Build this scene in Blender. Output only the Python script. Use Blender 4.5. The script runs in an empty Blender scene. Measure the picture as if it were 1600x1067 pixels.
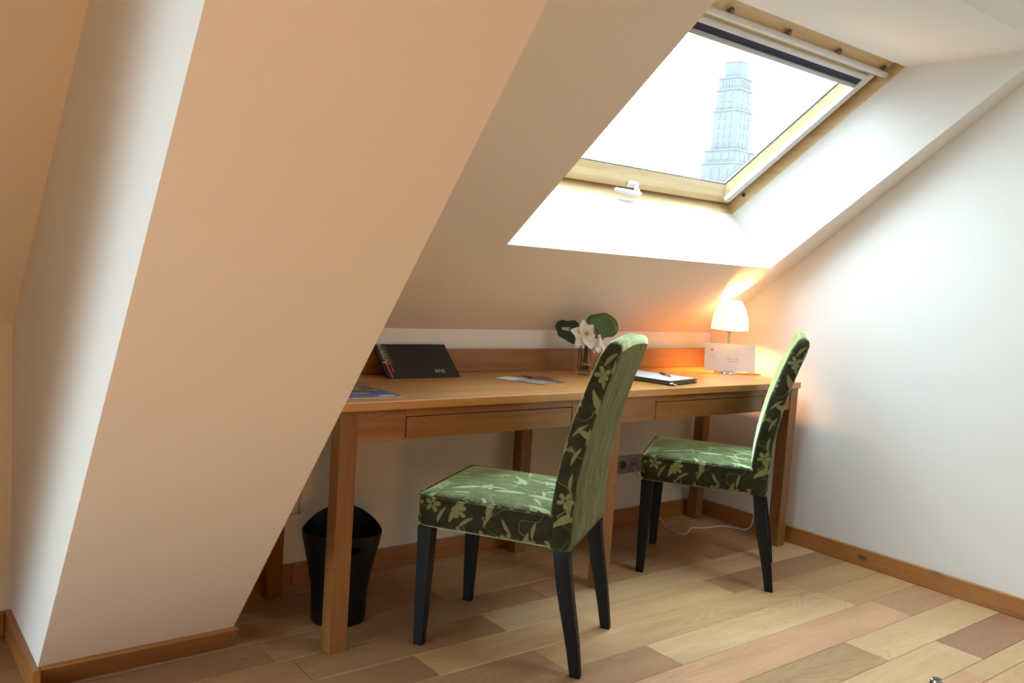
import bpy, bmesh, math, random
from mathutils import Vector, Matrix, Euler
random.seed(7)
C = bpy.context.scene.collection
sc = bpy.context.scene
PI = math.pi

# ------------------------------------------------------------------ camera
cam_d = bpy.data.cameras.new('camera')
cam_d.sensor_width = 36.0
cam_d.lens = 1348.75 * 36.0 / 1600.0
cam_d.clip_start = 0.02
cam_d.clip_end = 3000
cam = bpy.data.objects.new('camera', cam_d)
C.objects.link(cam)
YAW, PITCH, ROLL = 0.667708, 0.0804547, 0.0667617
_c, _s = math.cos, math.sin
B0 = Matrix(((1, 0, 0), (0, 0, -1), (0, 1, 0)))
RW = Matrix(((_c(YAW), -_s(YAW), 0), (_s(YAW), _c(YAW), 0), (0, 0, 1)))
RP = Matrix(((1, 0, 0), (0, _c(PITCH), -_s(PITCH)), (0, _s(PITCH), _c(PITCH))))
RR = Matrix(((_c(ROLL), -_s(ROLL), 0), (_s(ROLL), _c(ROLL), 0), (0, 0, 1)))
R = RR @ RP @ B0 @ RW
M = Matrix.Identity(4)
for i in range(3):
    M[i][0] = R[0][i]
    M[i][1] = -R[1][i]
    M[i][2] = -R[2][i]
M[2][3] = 1.16
cam.matrix_world = M
sc.camera = cam

# ------------------------------------------------------------------ view, world, lights
vs = sc.view_settings
sc.display_settings.display_device = 'sRGB'
vs.view_transform = 'Standard'
vs.look = 'None'
vs.exposure = 0.14
vs.gamma = 1.0
vs.use_curve_mapping = False
sc.cycles.use_denoising = True
sc.cycles.max_bounces = 14
sc.cycles.diffuse_bounces = 8
sc.cycles.transparent_max_bounces = 16
sc.cycles.sample_clamp_indirect = 6.0
sc.cycles.caustics_reflective = False
sc.cycles.caustics_refractive = False

SKY = 14.2
world = bpy.data.worlds.new('overcast_sky')
sc.world = world
world.use_nodes = True
wn = world.node_tree
for n in list(wn.nodes):
    wn.nodes.remove(n)
wo = wn.nodes.new('ShaderNodeOutputWorld')
wb = wn.nodes.new('ShaderNodeBackground')
wt = wn.nodes.new('ShaderNodeTexCoord')
wsx = wn.nodes.new('ShaderNodeSeparateXYZ')
wr = wn.nodes.new('ShaderNodeMapRange')
wr.inputs['From Min'].default_value = 0.0
wr.inputs['From Max'].default_value = 1.0
wr.inputs['To Min'].default_value = 0.75
wr.inputs['To Max'].default_value = 1.35
wm = wn.nodes.new('ShaderNodeMath')
wm.operation = 'MULTIPLY'
wm.inputs[1].default_value = SKY
wn.links.new(wt.outputs['Generated'], wsx.inputs[0])
wn.links.new(wsx.outputs['Z'], wr.inputs['Value'])
wn.links.new(wr.outputs['Result'], wm.inputs[0])
wn.links.new(wm.outputs[0], wb.inputs['Strength'])
wb.inputs['Color'].default_value = (0.72, 0.895, 1.0, 1)
wn.links.new(wb.outputs[0], wo.inputs[0])

# frame of the roof slope: s runs up the slope, d outwards through the roof
XW, YB, ZK, SL = 3.49, 2.81, 0.92, 0.785
LL = math.hypot(1, SL)
ES = Vector((0, -1, SL)) / LL
EN = Vector((0, SL, 1)) / LL
O0 = Vector((0, YB, ZK))


def sp(x, s, d):
    return O0 + Vector((x, 0, 0)) + ES * s + EN * d


def skew(x, s):
    return x + 0.06 * (s - 0.55) / 0.93 * (x - 1.95) / 1.32


def aim(o, direction, up=Vector((0, 0, 1))):
    o.rotation_euler = Vector(direction).to_track_quat('-Z', 'Y').to_euler()


def area(name, loc, direction, sx, sy, power, col=(1, 1, 1), portal=False, spread=None):
    l = bpy.data.lights.new(name, 'AREA')
    l.shape = 'RECTANGLE'
    l.size, l.size_y = sx, sy
    l.energy = power
    l.color = col
    if spread:
        l.spread = spread
    if portal:
        l.cycles.is_portal = True
    o = bpy.data.objects.new(name, l)
    C.objects.link(o)
    o.location = loc
    aim(o, direction)
    return o


# daylight portals in the two window openings (they only guide the sky's own light)
area('skylight_portal', sp(2.63, 1.0, 0.50), -EN, 1.45, 1.1, 1, portal=True)
ZC_ = 2.55
WL = -1.75                                        # left gable wall with its own window
area('gable_portal', (WL - 0.25, 1.46, 0.765), (1, 0, 0), 1.55, 1.3, 1, portal=True)


area('added_roof_light_portal', (2.89, 0.0, ZC_ + 0.45), (0, 0, -1), 1.03, 1.15, 1, portal=True)


def lamp_point(name, loc, power, col, rad):
    l = bpy.data.lights.new(name, 'POINT')
    l.energy = power
    l.color = col
    l.shadow_soft_size = rad
    o = bpy.data.objects.new(name, l)
    C.objects.link(o)
    o.location = loc
    return o


wl_ = bpy.data.lights.new('added_warm_spot', 'SPOT')      # added unseen spot behind the camera, warms pier and slope
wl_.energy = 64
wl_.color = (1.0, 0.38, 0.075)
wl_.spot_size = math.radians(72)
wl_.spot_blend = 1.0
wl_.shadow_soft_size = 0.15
wo_ = bpy.data.objects.new('added_warm_spot', wl_)
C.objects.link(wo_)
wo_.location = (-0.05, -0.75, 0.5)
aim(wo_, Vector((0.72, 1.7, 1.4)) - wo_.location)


# ------------------------------------------------------------------ node helpers
class NT:
    def __init__(self, name):
        self.m = bpy.data.materials.new(name)
        self.m.use_nodes = True
        self.t = self.m.node_tree
        self.b = self.t.nodes['Principled BSDF']

    def n(self, typ, **kw):
        nd = self.t.nodes.new('ShaderNode' + typ)
        for k, v in kw.items():
            setattr(nd, k, v)
        return nd

    def put(self, sock, v):
        if hasattr(v, 'default_value') or isinstance(v, bpy.types.NodeSocket):
            self.t.links.new(v, sock)
        else:
            sock.default_value = v

    def math(self, op, a, b=0.0, c=0.0):
        nd = self.n('Math', operation=op)
        self.put(nd.inputs[0], a)
        self.put(nd.inputs[1], b)
        if len(nd.inputs) > 2:
            self.put(nd.inputs[2], c)
        return nd.outputs[0]

    def vmath(self, op, a, b=(0, 0, 0), scale=None):
        nd = self.n('VectorMath', operation=op)
        self.put(nd.inputs[0], a)
        self.put(nd.inputs[1], b)
        if scale is not None:
            self.put(nd.inputs['Scale'], scale)
        return nd.outputs['Value'] if op in ('LENGTH', 'DOT_PRODUCT') else nd.outputs[0]

    def coord(self, which='Object'):
        return self.n('TexCoord').outputs[which]

    def mapping(self, vec, scale=(1, 1, 1), loc=(0, 0, 0), rot=(0, 0, 0)):
        nd = self.n('Mapping')
        self.put(nd.inputs['Vector'], vec)
        self.put(nd.inputs['Scale'], scale)
        self.put(nd.inputs['Location'], loc)
        self.put(nd.inputs['Rotation'], rot)
        return nd.outputs[0]

    def noise(self, vec, scale, detail=3, rough=0.5, dist=0.0, out='Fac'):
        nd = self.n('TexNoise')
        self.put(nd.inputs['Vector'], vec)
        nd.inputs['Scale'].default_value = scale
        nd.inputs['Detail'].default_value = detail
        nd.inputs['Roughness'].default_value = rough
        nd.inputs['Distortion'].default_value = dist
        return nd.outputs[0] if out == 'Fac' else nd.outputs[1]

    def ramp(self, fac, stops, interp='LINEAR'):
        nd = self.n('ValToRGB')
        cr = nd.color_ramp
        cr.interpolation = interp
        while len(cr.elements) < len(stops):
            cr.elements.new(0.5)
        for e, (p, c) in zip(cr.elements, stops):
            e.position = p
            e.color = tuple(c) + (1,) if len(c) == 3 else c
        self.put(nd.inputs[0], fac)
        return nd.outputs[0]

    def mix(self, fac, a, b, blend='MIX'):
        nd = self.n('Mix', data_type='RGBA', blend_type=blend)
        self.put(nd.inputs[0], fac)
        self.put(nd.inputs[6], a if not isinstance(a, tuple) else (a + (1,) if len(a) == 3 else a))
        self.put(nd.inputs[7], b if not isinstance(b, tuple) else (b + (1,) if len(b) == 3 else b))
        return nd.outputs[2]

    def smooth(self, v, lo, hi):
        nd = self.n('MapRange', interpolation_type='SMOOTHSTEP')
        self.put(nd.inputs[0], v)
        nd.inputs[1].default_value = lo
        nd.inputs[2].default_value = hi
        return nd.outputs[0]

    def bump(self, h, strength=0.3, dist=0.002):
        nd = self.n('Bump')
        nd.inputs['Strength'].default_value = strength
        nd.inputs['Distance'].default_value = dist
        self.put(nd.inputs['Height'], h)
        self.t.links.new(nd.outputs[0], self.b.inputs['Normal'])

    def set(self, **kw):
        for k, v in kw.items():
            k = k.replace('_', ' ')
            if isinstance(v, tuple) and len(v) == 3 and k in ('Base Color', 'Emission Color', 'Sheen Tint', 'Specular Tint'):
                v = v + (1,)
            self.put(self.b.inputs[k], v)
        return self


def plain(name, col, rough=0.5, metal=0.0, **kw):
    t = NT(name)
    c = t.coord()
    f = t.noise(c, 40, 3)
    t.set(Base_Color=t.mix(f, tuple(x * 0.93 for x in col), tuple(min(1, x * 1.05) for x in col)), Roughness=rough, Metallic=metal, **kw)
    return t.m


def plaster(name, col):
    t = NT(name)
    c = t.coord()
    f = t.noise(c, 1.6, 2)
    t.set(Base_Color=t.mix(f, tuple(x * 0.97 for x in col), col), Roughness=0.9)
    t.b.inputs['Specular IOR Level'].default_value = 0.15
    t.bump(t.noise(c, 160, 4, 0.6), 0.12, 0.001)
    return t.m


def wood(name, dark, light, axis='x', scale=9.0, rough=0.45, knots=0.0, knot_col=(0.1, 0.04, 0.015), coat=0.0, stretch=14.0, rnd=True):
    t = NT(name)
    c = t.coord()
    if rnd:
        r = t.n('ObjectInfo').outputs['Random']
        off = t.vmath('SCALE', (7.3, 5.1, 9.7), scale=r)
        c = t.vmath('ADD', c, off)
    sc_ = {'x': (1 / stretch, 1, 1), 'y': (1, 1 / stretch, 1), 'z': (1, 1, 1 / stretch)}[axis]
    m = t.mapping(c, sc_)
    f1 = t.noise(m, scale * 5, 5, 0.6, 0.6)
    f2 = t.noise(m, scale, 3, 0.5, 1.5)
    f3 = t.noise(t.mapping(c, tuple(x * 1.0 for x in sc_)), scale * 26, 2)
    f = t.math('ADD', t.math('MULTIPLY', f1, 0.45), t.math('ADD', t.math('MULTIPLY', f2, 0.4), t.math('MULTIPLY', f3, 0.15)))
    col = t.ramp(f, [(0.32, dark), (0.66, light)])
    if knots:
        v = t.n('TexVoronoi', voronoi_dimensions='3D')
        ks = {'x': (0.45, 1, 1), 'y': (1, 0.45, 1), 'z': (1, 1, 0.45)}[axis]
        t.put(v.inputs['Vector'], t.mapping(c, ks))
        v.inputs['Scale'].default_value = 7.0
        k = t.math('SUBTRACT', 1.0, t.smooth(t.math('ADD', v.outputs['Distance'], t.math('MULTIPLY', t.noise(c, 30), 0.05)), 0.03, knots))
        col = t.mix(k, col, knot_col)
    t.set(Base_Color=col, Roughness=rough)
    if coat:
        t.set(Coat_Weight=coat, Coat_Roughness=0.25)
    t.bump(f3, 0.1, 0.001)
    return t.m


M_WALL = plaster('white_plaster', (0.825, 0.80, 0.755))
M_OCHRE = plaster('bounce_warming_ochre_plaster', (0.58, 0.37, 0.19))  # for the unseen back wall, ochre picked to warm bounced light
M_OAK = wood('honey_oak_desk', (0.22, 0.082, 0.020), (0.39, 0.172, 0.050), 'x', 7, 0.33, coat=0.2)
M_OAKT = wood('polished_lit_oak_top', (0.45, 0.19, 0.05), (0.66, 0.335, 0.10), 'x', 7, 0.30, coat=0.5)  # paler than the other oak, brightness of the lit desktop put in
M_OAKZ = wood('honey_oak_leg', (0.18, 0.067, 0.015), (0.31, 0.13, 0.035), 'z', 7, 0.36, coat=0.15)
M_PINEB = wood('varnished_pine_x', (0.27, 0.10, 0.022), (0.44, 0.19, 0.05), 'x', 9, 0.4, knots=0.15, coat=0.2)
M_PINEBY = wood('varnished_pine_y', (0.27, 0.10, 0.022), (0.46, 0.20, 0.055), 'y', 9, 0.4, knots=0.15, coat=0.2)
M_FRX = wood('clear_pine_x', (0.60, 0.41, 0.19), (0.80, 0.64, 0.38), 'x', 10, 0.45, coat=0.2)
M_FRY = wood('clear_pine_slope', (0.60, 0.41, 0.19), (0.80, 0.64, 0.38), 'y', 10, 0.45, coat=0.2)
M_ALU = plain('white_aluminium', (0.72, 0.74, 0.75), 0.35)
M_GREY = plain('grey_aluminium', (0.42, 0.42, 0.41), 0.35, 0.4)
M_HOOK = plain('grey_plastic', (0.17, 0.16, 0.14), 0.5)
M_NAVY = plain('navy_blind_fabric', (0.022, 0.03, 0.07), 0.8)
M_RUBBER = plain('black_rubber', (0.01, 0.012, 0.014), 0.6)
M_WHITEP = plain('white_enamel', (0.8, 0.82, 0.84), 0.3)
M_BIN = plain('gloss_black_plastic', (0.005, 0.005, 0.005), 0.34, **{'Specular_IOR_Level': 0.3})
M_LEG = plain('black_stained_wood', (0.008, 0.0065, 0.0058), 0.5, **{'Specular_IOR_Level': 0.22})
M_CHROME = plain('polished_chrome', (0.75, 0.73, 0.7), 0.12, 1.0)
M_PAPER = plain('white_paper', (0.70, 0.71, 0.73), 0.7)
M_BLACKC = plain('matt_black_card', (0.011, 0.010, 0.009), 0.55)
M_LEATH = plain('black_leather', (0.018, 0.016, 0.016), 0.5)
M_PINK = plain('pink_print', (0.62, 0.035, 0.10), 0.6)
M_CREAM = plain('cream_print', (0.62, 0.56, 0.44), 0.6)
M_INK = plain('grey_ink', (0.22, 0.22, 0.23), 0.6)
M_REDINK = plain('red_ink', (0.75, 0.09, 0.06), 0.6)
M_SOCK = plain('satin_grey_plate', (0.30, 0.28, 0.26), 0.35, 0.35)
M_DKHOLE = plain('dark_socket_well', (0.05, 0.048, 0.045), 0.5)
M_CABLEW = plain('white_cable', (0.62, 0.60, 0.56), 0.5)
M_CABLEG = plain('clear_amber_cable', (0.55, 0.28, 0.12), 0.4)
M_TWINE = plain('straw_twine', (0.42, 0.30, 0.15), 0.9)
M_STEM = plain('green_stem', (0.09, 0.13, 0.025), 0.5)
M_YELL = plain('yellow_anther', (0.55, 0.36, 0.05), 0.7)
M_STONE = None


def lamp_mat():
    t = NT('lit_opal_glass')
    t.set(Base_Color=(0.9, 0.85, 0.75), Roughness=0.3, Emission_Color=(1.0, 0.72, 0.38))
    t.b.inputs['Emission Strength'].default_value = 1.7
    return t.m


M_SHADE = lamp_mat()


def glass_mat(name, tint=(0.97, 0.985, 0.985), gl=0.06):
    t = NT(name)
    t.t.nodes.remove(t.b)
    tr = t.n('BsdfTransparent')
    tr.inputs[0].default_value = tint + (1,)
    g = t.n('BsdfGlossy')
    g.inputs['Roughness'].default_value = 0.02
    lw = t.n('LayerWeight')
    lw.inputs[0].default_value = 0.12
    mx = t.n('MixShader')
    t.put(mx.inputs[0], t.math('MULTIPLY', lw.outputs['Fresnel'], gl * 8))
    t.t.links.new(tr.outputs[0], mx.inputs[1])
    t.t.links.new(g.outputs[0], mx.inputs[2])
    t.t.links.new(mx.outputs[0], t.t.nodes['Material Output'].inputs[0])
    return t.m


M_PANE = glass_mat('window_glass')
M_PANE1 = glass_mat('dimming_roof_window_glass', (0.82, 0.84, 0.85))  # grey tint added to dim the skylight's daylight


def real_glass(name, col, ior=1.45):
    t = NT(name)
    t.set(Base_Color=col, Roughness=0.02, IOR=ior, Transmission_Weight=1.0)
    return t.m


M_VASE = glass_mat('clear_vase_glass', (0.93, 0.94, 0.92), 0.10)
M_WATER = glass_mat('vase_water', (0.90, 0.90, 0.82), 0.06)


def leaf_mat(name, c1, c2):
    t = NT(name)
    c = t.coord('UV')
    f = t.noise(c, 7, 3)
    s = t.n('SeparateXYZ')
    t.put(s.inputs[0], c)
    ang = t.math('ARCTAN2', s.outputs[0], s.outputs[1])
    vein = t.smooth(t.math('ABSOLUTE', t.math('SINE', t.math('MULTIPLY', ang, 5.0))), 0.12, 0.0)
    col = t.mix(f, c1, c2)
    col = t.mix(t.math('MULTIPLY', vein, 0.35), col, tuple(min(1, x * 1.9) for x in c2))
    t.set(Base_Color=col, Roughness=0.42, Subsurface_Weight=0.0)
    return t.m


M_LEAF = leaf_mat('green_leaf', (0.060, 0.090, 0.012), (0.095, 0.135, 0.022))
M_LEAFD = leaf_mat('dark_green_leaf', (0.018, 0.035, 0.010), (0.035, 0.06, 0.018))


def petal_mat():
    t = NT('white_lily_petal')
    c = t.coord('UV')
    s = t.n('SeparateXYZ')
    t.put(s.inputs[0], c)
    f = t.smooth(s.outputs[1], 0.0, 0.45)
    t.set(Base_Color=t.mix(f, (0.72, 0.68, 0.40), (0.86, 0.83, 0.78)), Roughness=0.5)
    t.t.links.new
    t.set(Subsurface_Weight=0.0)
    return t.m


M_PETAL = petal_mat()


# floor planks: each plank's tone comes from its object colour
def plank_mat():
    t = NT('oiled_oak_plank')
    oi = t.n('ObjectInfo')
    c = t.vmath('ADD', t.coord(), t.vmath('SCALE', (17.3, 11.1, 3.7), scale=oi.outputs['Random']))
    m = t.mapping(c, (0.10, 1, 1))
    f2 = t.noise(m, 11, 3, 0.5, 0.5)
    # contour-like cathedral grain made of iso-lines of a smooth field
    fld = t.noise(t.mapping(c, (0.22, 1, 1)), 5.2, 2, 0.4, 0.8)
    rings = t.math('ABSOLUTE', t.math('SINE', t.math('MULTIPLY', fld, 95.0)))
    rmask = t.smooth(t.noise(t.mapping(c, (0.5, 1, 1), (3, 1, 0)), 2.5, 1), 0.35, 0.65)
    fine = t.noise(t.mapping(c, (0.05, 1, 1)), 190, 3, 0.6)
    v = t.math('ADD', t.math('MULTIPLY', f2, 0.5), t.math('MULTIPLY', fine, 0.35))
    v = t.math('ADD', v, t.math('MULTIPLY', t.math('MULTIPLY', rings, rmask), 0.16))
    shade = t.ramp(v, [(0.2, (0.60, 0.55, 0.48)), (0.80, (1.22, 1.22, 1.22))])
    col = t.mix(1.0, oi.outputs['Color'], shade, 'MULTIPLY')
    # a few small knots
    vo = t.n('TexVoronoi', voronoi_dimensions='2D')
    t.put(vo.inputs['Vector'], t.mapping(c, (0.5, 1, 1)))
    vo.inputs['Scale'].default_value = 3.1
    vc = t.n('SeparateColor')
    t.put(vc.inputs[0], vo.outputs['Color'])
    k = t.math('MULTIPLY', t.math('SUBTRACT', 1.0, t.smooth(vo.outputs['Distance'], 0.010, 0.026)), t.math('MULTIPLY', t.math('GREATER_THAN', vc.outputs[0], 0.82), 0.5))
    col = t.mix(k, col, (0.10, 0.05, 0.02))
    t.set(Base_Color=col, Roughness=t.math('ADD', 0.34, t.math('MULTIPLY', fine, 0.2)))
    t.bump(v, 0.06, 0.001)
    return t.m


M_PLANK = plank_mat()
M_SUB = plain('dark_joint', (0.06, 0.03, 0.012), 0.9)


# velvet with woven leaves and five-petal flowers
def velvet(name, back=False, skylit=False):
    t = NT(name)
    uv = t.coord('UV')
    wob = t.vmath('SCALE', t.vmath('SUBTRACT', t.noise(uv, 14, 2, out='Color'), (0.5, 0.5, 0.5)), scale=0.012)
    p0 = t.vmath('ADD', uv, wob)

    def cells(cell, off, rnd):
        vec = t.mapping(p0, (1 / cell, 1 / cell, 1), off)
        v = t.n('TexVoronoi', voronoi_dimensions='2D', feature='F1')
        t.put(v.inputs['Vector'], vec)
        v.inputs['Scale'].default_value = 1.0
        v.inputs['Randomness'].default_value = rnd
        d = t.vmath('SUBTRACT', vec, v.outputs['Position'])
        cs = t.n('SeparateColor')
        t.put(cs.inputs[0], v.outputs['Color'])
        return d, cs

    def leaf(cell, off, l, w, thr):
        d, cs = cells(cell, off, 0.55)
        rot = t.n('VectorRotate', rotation_type='Z_AXIS')
        t.put(rot.inputs['Vector'], d)
        t.put(rot.inputs['Angle'], t.math('ADD', t.math('MULTIPLY', cs.outputs[0], 2.4), 0.4))
        s = t.n('SeparateXYZ')
        t.put(s.inputs[0], rot.outputs[0])
        x = t.math('DIVIDE', s.outputs[0], l)
        prof = t.math('MULTIPLY', t.math('SUBTRACT', 1.0, t.math('MULTIPLY', x, x)), w)
        ycurve = t.math('ABSOLUTE', t.math('ADD', s.outputs[1], t.math('MULTIPLY', t.math('MULTIPLY', x, x), 0.05)))
        e = t.math('SUBTRACT', prof, ycurve)
        mk = t.smooth(e, 0.0, 0.02)
        return t.math('MULTIPLY', mk, t.math('GREATER_THAN', cs.outputs[1], thr))

    def flower(cell, off, rad, thr):
        d, cs = cells(cell, off, 0.4)
        s = t.n('SeparateXYZ')
        t.put(s.inputs[0], d)
        r = t.vmath('LENGTH', d)
        th = t.math('ARCTAN2', s.outputs[1], s.outputs[0])
        pet = t.math('ABSOLUTE', t.math('COSINE', t.math('ADD', t.math('MULTIPLY', th, 2.5), t.math('MULTIPLY', cs.outputs[0], 6.0))))
        lim = t.math('MULTIPLY', t.math('POWER', pet, 0.6), rad)
        mk = t.math('MULTIPLY', t.smooth(t.math('SUBTRACT', lim, r), 0.0, 0.025), t.smooth(r, 0.03, 0.07))
        return t.math('MULTIPLY', mk, t.math('GREATER_THAN', cs.outputs[1], thr))

    a = leaf(0.115, (0.13, 0.31, 0), 0.45, 0.105, 0.2)
    b = leaf(0.075, (2.41, 1.77, 0), 0.43, 0.085, 0.40)
    f1 = flower(0.074, (5.2, 3.3, 0), 0.36, 0.60)
    nz = t.noise(uv, 9, 1, 0.4)
    stem = t.smooth(t.math('ABSOLUTE', t.math('SUBTRACT', nz, 0.5)), 0.006, 0.002)
    mask = t.math('MAXIMUM', t.math('MAXIMUM', t.math('MULTIPLY', a, t.math('SUBTRACT', 1.0, f1)), f1),
                  t.math('MAXIMUM', t.math('MULTIPLY', b, 0.9), t.math('MULTIPLY', stem, 0.7)))
    cloud = t.noise(uv, 22, 4, 0.65)
    if back:
        str_ = t.noise(t.mapping(uv, (1, 0.13, 1)), 30, 6, 0.75, 2.5)
        mask = t.math('MULTIPLY', mask, 0.35)
        base = t.ramp(str_, [(0.42, (0.014, 0.013, 0.006)), (0.60, (0.15, 0.15, 0.072))])
    else:
        base = t.ramp(cloud, [(0.32, (0.042, 0.050, 0.018)), (0.70, (0.19, 0.23, 0.10))]) if skylit else t.ramp(cloud, [(0.3, (0.010, 0.008, 0.003)), (0.75, (0.042, 0.036, 0.011))])
    col = t.mix(mask, base, (0.46, 0.58, 0.30) if skylit else (0.20, 0.20, 0.078) if not back else (0.13, 0.13, 0.055))
    t.set(Base_Color=col, Roughness=0.75, Sheen_Weight=0.25 if back else 0.5, Sheen_Roughness=0.35, Sheen_Tint=(0.75, 0.85, 0.40) if back else (0.66, 0.95, 0.50))
    t.b.inputs['Specular IOR Level'].default_value = 0.2
    if back:
        h = t.math('ADD', str_, t.math('MULTIPLY', mask, 0.2))
        t.bump(h, 0.9, 0.012)
    else:
        h = t.math('ADD', t.math('MULTIPLY', cloud, 0.5), t.math('MULTIPLY', mask, -0.5))
        t.bump(h, 0.35, 0.004)
    # second pile lobe: light catching the tips of the fibres
    sh = t.n('BsdfSheen', distribution='MICROFIBER')
    sh.inputs['Roughness'].default_value = 0.36
    tipc = t.mix(t.math('MULTIPLY', cloud, 0.6), (0.78, 1.0, 0.58), (0.50, 0.62, 0.26))
    t.put(sh.inputs['Color'], t.mix(str_, (0.02, 0.02, 0.005), (0.34, 0.32, 0.12)) if back else tipc)
    t.t.links.new(t.b.inputs['Normal'].links[0].from_socket, sh.inputs['Normal'])
    if not back:
        sh2 = t.n('BsdfSheen', distribution='MICROFIBER')
        sh2.inputs['Roughness'].default_value = 0.22
        t.put(sh2.inputs['Color'], tipc)
        t.t.links.new(t.b.inputs['Normal'].links[0].from_socket, sh2.inputs['Normal'])
        ad2 = t.n('AddShader')
        t.t.links.new(sh.outputs[0], ad2.inputs[0])
        t.t.links.new(sh2.outputs[0], ad2.inputs[1])
        sh = ad2
    ad = t.n('AddShader')
    t.t.links.new(t.b.outputs[0], ad.inputs[0])
    t.t.links.new(sh.outputs[0], ad.inputs[1])
    t.t.links.new(ad.outputs[0], t.t.nodes['Material Output'].inputs[0])
    return t.m


M_VELV = velvet('leafy_green_velvet')
M_VELVS = velvet('skylit_green_velvet', False, True)      # seat-top copy, skylight put into a paler pile
M_VELVB = velvet('crushed_green_velvet', True)


# ------------------------------------------------------------------ mesh helpers
class MB:
    def __init__(self):
        self.v, self.f, self.mi = [], [], []

    def add(self, verts, faces, mi=0):
        o = len(self.v)
        self.v += [Vector(p) for p in verts]
        self.f += [[i + o for i in f] for f in faces]
        self.mi += [mi] * len(faces)
        return self

    def box(self, x0, x1, y0, y1, z0, z1, mi=0):
        vs_ = [(x, y, z) for z in (z0, z1) for y in (y0, y1) for x in (x0, x1)]
        return self.add(vs_, [(0, 2, 3, 1), (4, 5, 7, 6), (0, 1, 5, 4), (2, 6, 7, 3), (0, 4, 6, 2), (1, 3, 7, 5)], mi)

    def hexa(self, p, mi=0):
        """p: 8 corners, bottom ring of four then top ring of four"""
        return self.add(p, [(3, 2, 1, 0), (4, 5, 6, 7), (0, 1, 5, 4), (1, 2, 6, 5), (2, 3, 7, 6), (3, 0, 4, 7)], mi)

    def sbox(self, x0, x1, s0, s1, d0, d1, mi=0):
        ring = lambda d: [sp(skew(x, s), s, d) for x, s in ((x0, s0), (x1, s0), (x1, s1), (x0, s1))]
        return self.hexa(ring(d0) + ring(d1), mi)

    def loft(self, rings, cap=True, closed=True, mi=0):
        n = len(rings[0])
        vv, ff = [], []
        for r in rings:
            vv += list(r)
        for k in range(len(rings) - 1):
            for i in range(n if closed else n - 1):
                j = (i + 1) % n
                ff.append((k * n + i, k * n + j, (k + 1) * n + j, (k + 1) * n + i))
        if cap:
            ff.append(tuple(reversed(range(n))))
            ff.append(tuple((len(rings) - 1) * n + i for i in range(n)))
        return self.add(vv, ff, mi)

    def lathe(self, prof, n=32, c=(0, 0, 0), cap=False, mi=0):
        rings = [[(c[0] + r * math.cos(2 * PI * i / n), c[1] + r * math.sin(2 * PI * i / n), c[2] + z) for i in range(n)] for r, z in prof]
        return self.loft(rings, cap, mi=mi)

    def tube(self, pts, r, n=8, cap=True, mi=0):
        pts = [Vector(p) for p in pts]
        rings = []
        for i, p in enumerate(pts):
            d = (pts[min(i + 1, len(pts) - 1)] - pts[max(i - 1, 0)]).normalized()
            a = d.orthogonal().normalized() if i == 0 else (prev - d * prev.dot(d)).normalized()
            prev = a
            b = d.cross(a)
            rr = r[i] if isinstance(r, (list, tuple)) else r
            rings.append([p + (a * math.cos(2 * PI * k / n) + b * math.sin(2 * PI * k / n)) * rr for k in range(n)])
        return self.loft(rings, cap, mi=mi)

    def build(self, name, mats, parent=None, smooth=False, bevel=0.0, seg=2, loc=None, recalc=True, uv=None):
        me = bpy.data.meshes.new(name)
        me.from_pydata([tuple(p) for p in self.v], [], self.f)
        mats = mats if isinstance(mats, (list, tuple)) else [mats]
        for m in mats:
            me.materials.append(m)
        for p, i in zip(me.polygons, self.mi):
            p.material_index = i
        bm = bmesh.new()
        bm.from_mesh(me)
        if recalc:
            bmesh.ops.recalc_face_normals(bm, faces=bm.faces)
        if bevel:
            es = [e for e in bm.edges if len(e.link_faces) == 2 and e.calc_face_angle(0) > 0.5]
            bmesh.ops.bevel(bm, geom=es, offset=bevel, segments=seg, affect='EDGES', profile=0.5, clamp_overlap=True)
        if uv:
            lay = bm.loops.layers.uv.new('UVMap')
            for f in bm.faces:
                n = f.normal
                for l in f.loops:
                    l[lay].uv = uv(l.vert.co, n)
        bm.to_mesh(me)
        bm.free()
        if smooth:
            for p in me.polygons:
                p.use_smooth = True
            if smooth != 'all':
                me.set_sharp_from_angle(angle=math.radians(smooth if smooth is not True else 40))
        o = bpy.data.objects.new(name, me)
        C.objects.link(o)
        if parent:
            o.parent = parent
        if loc is not None:
            o.location = loc
        return o


def thing(name, label, cat, loc=(0, 0, 0), rz=0.0, group=None):
    o = bpy.data.objects.new(name, None)
    o.empty_display_size = 0.05
    C.objects.link(o)
    o.location = loc
    o.rotation_euler = (0, 0, rz)
    o['label'] = label
    o['category'] = cat
    if group:
        o['group'] = group
    return o


def tag(o, label, cat, group=None):
    o['label'] = label
    o['category'] = cat
    if group:
        o['group'] = group
    return o


def struct(o, label=None, cat=None):
    o['kind'] = 'structure'
    if label:
        o['label'] = label
    if cat:
        o['category'] = cat
    return o


def sempty(name, label, cat, loc=(0, 0, 0)):
    o = thing(name, label, cat, loc)
    o['kind'] = 'structure'
    return o


# ------------------------------------------------------------------ room shell
YF = -3.2           # wall behind the camera
ZC = 2.55           # flat ceiling
T = 0.12
SMAX = (ZC - ZK) / SL * LL
YT = YB - (ZC - ZK) / SL

b = MB()
b.box(WL - 0.3, XW + T, YF - T, YB + T, -0.10, -0.012)
floor = struct(b.build('floor', M_SUB), 'oak plank floor of the attic room', 'floor')

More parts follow.
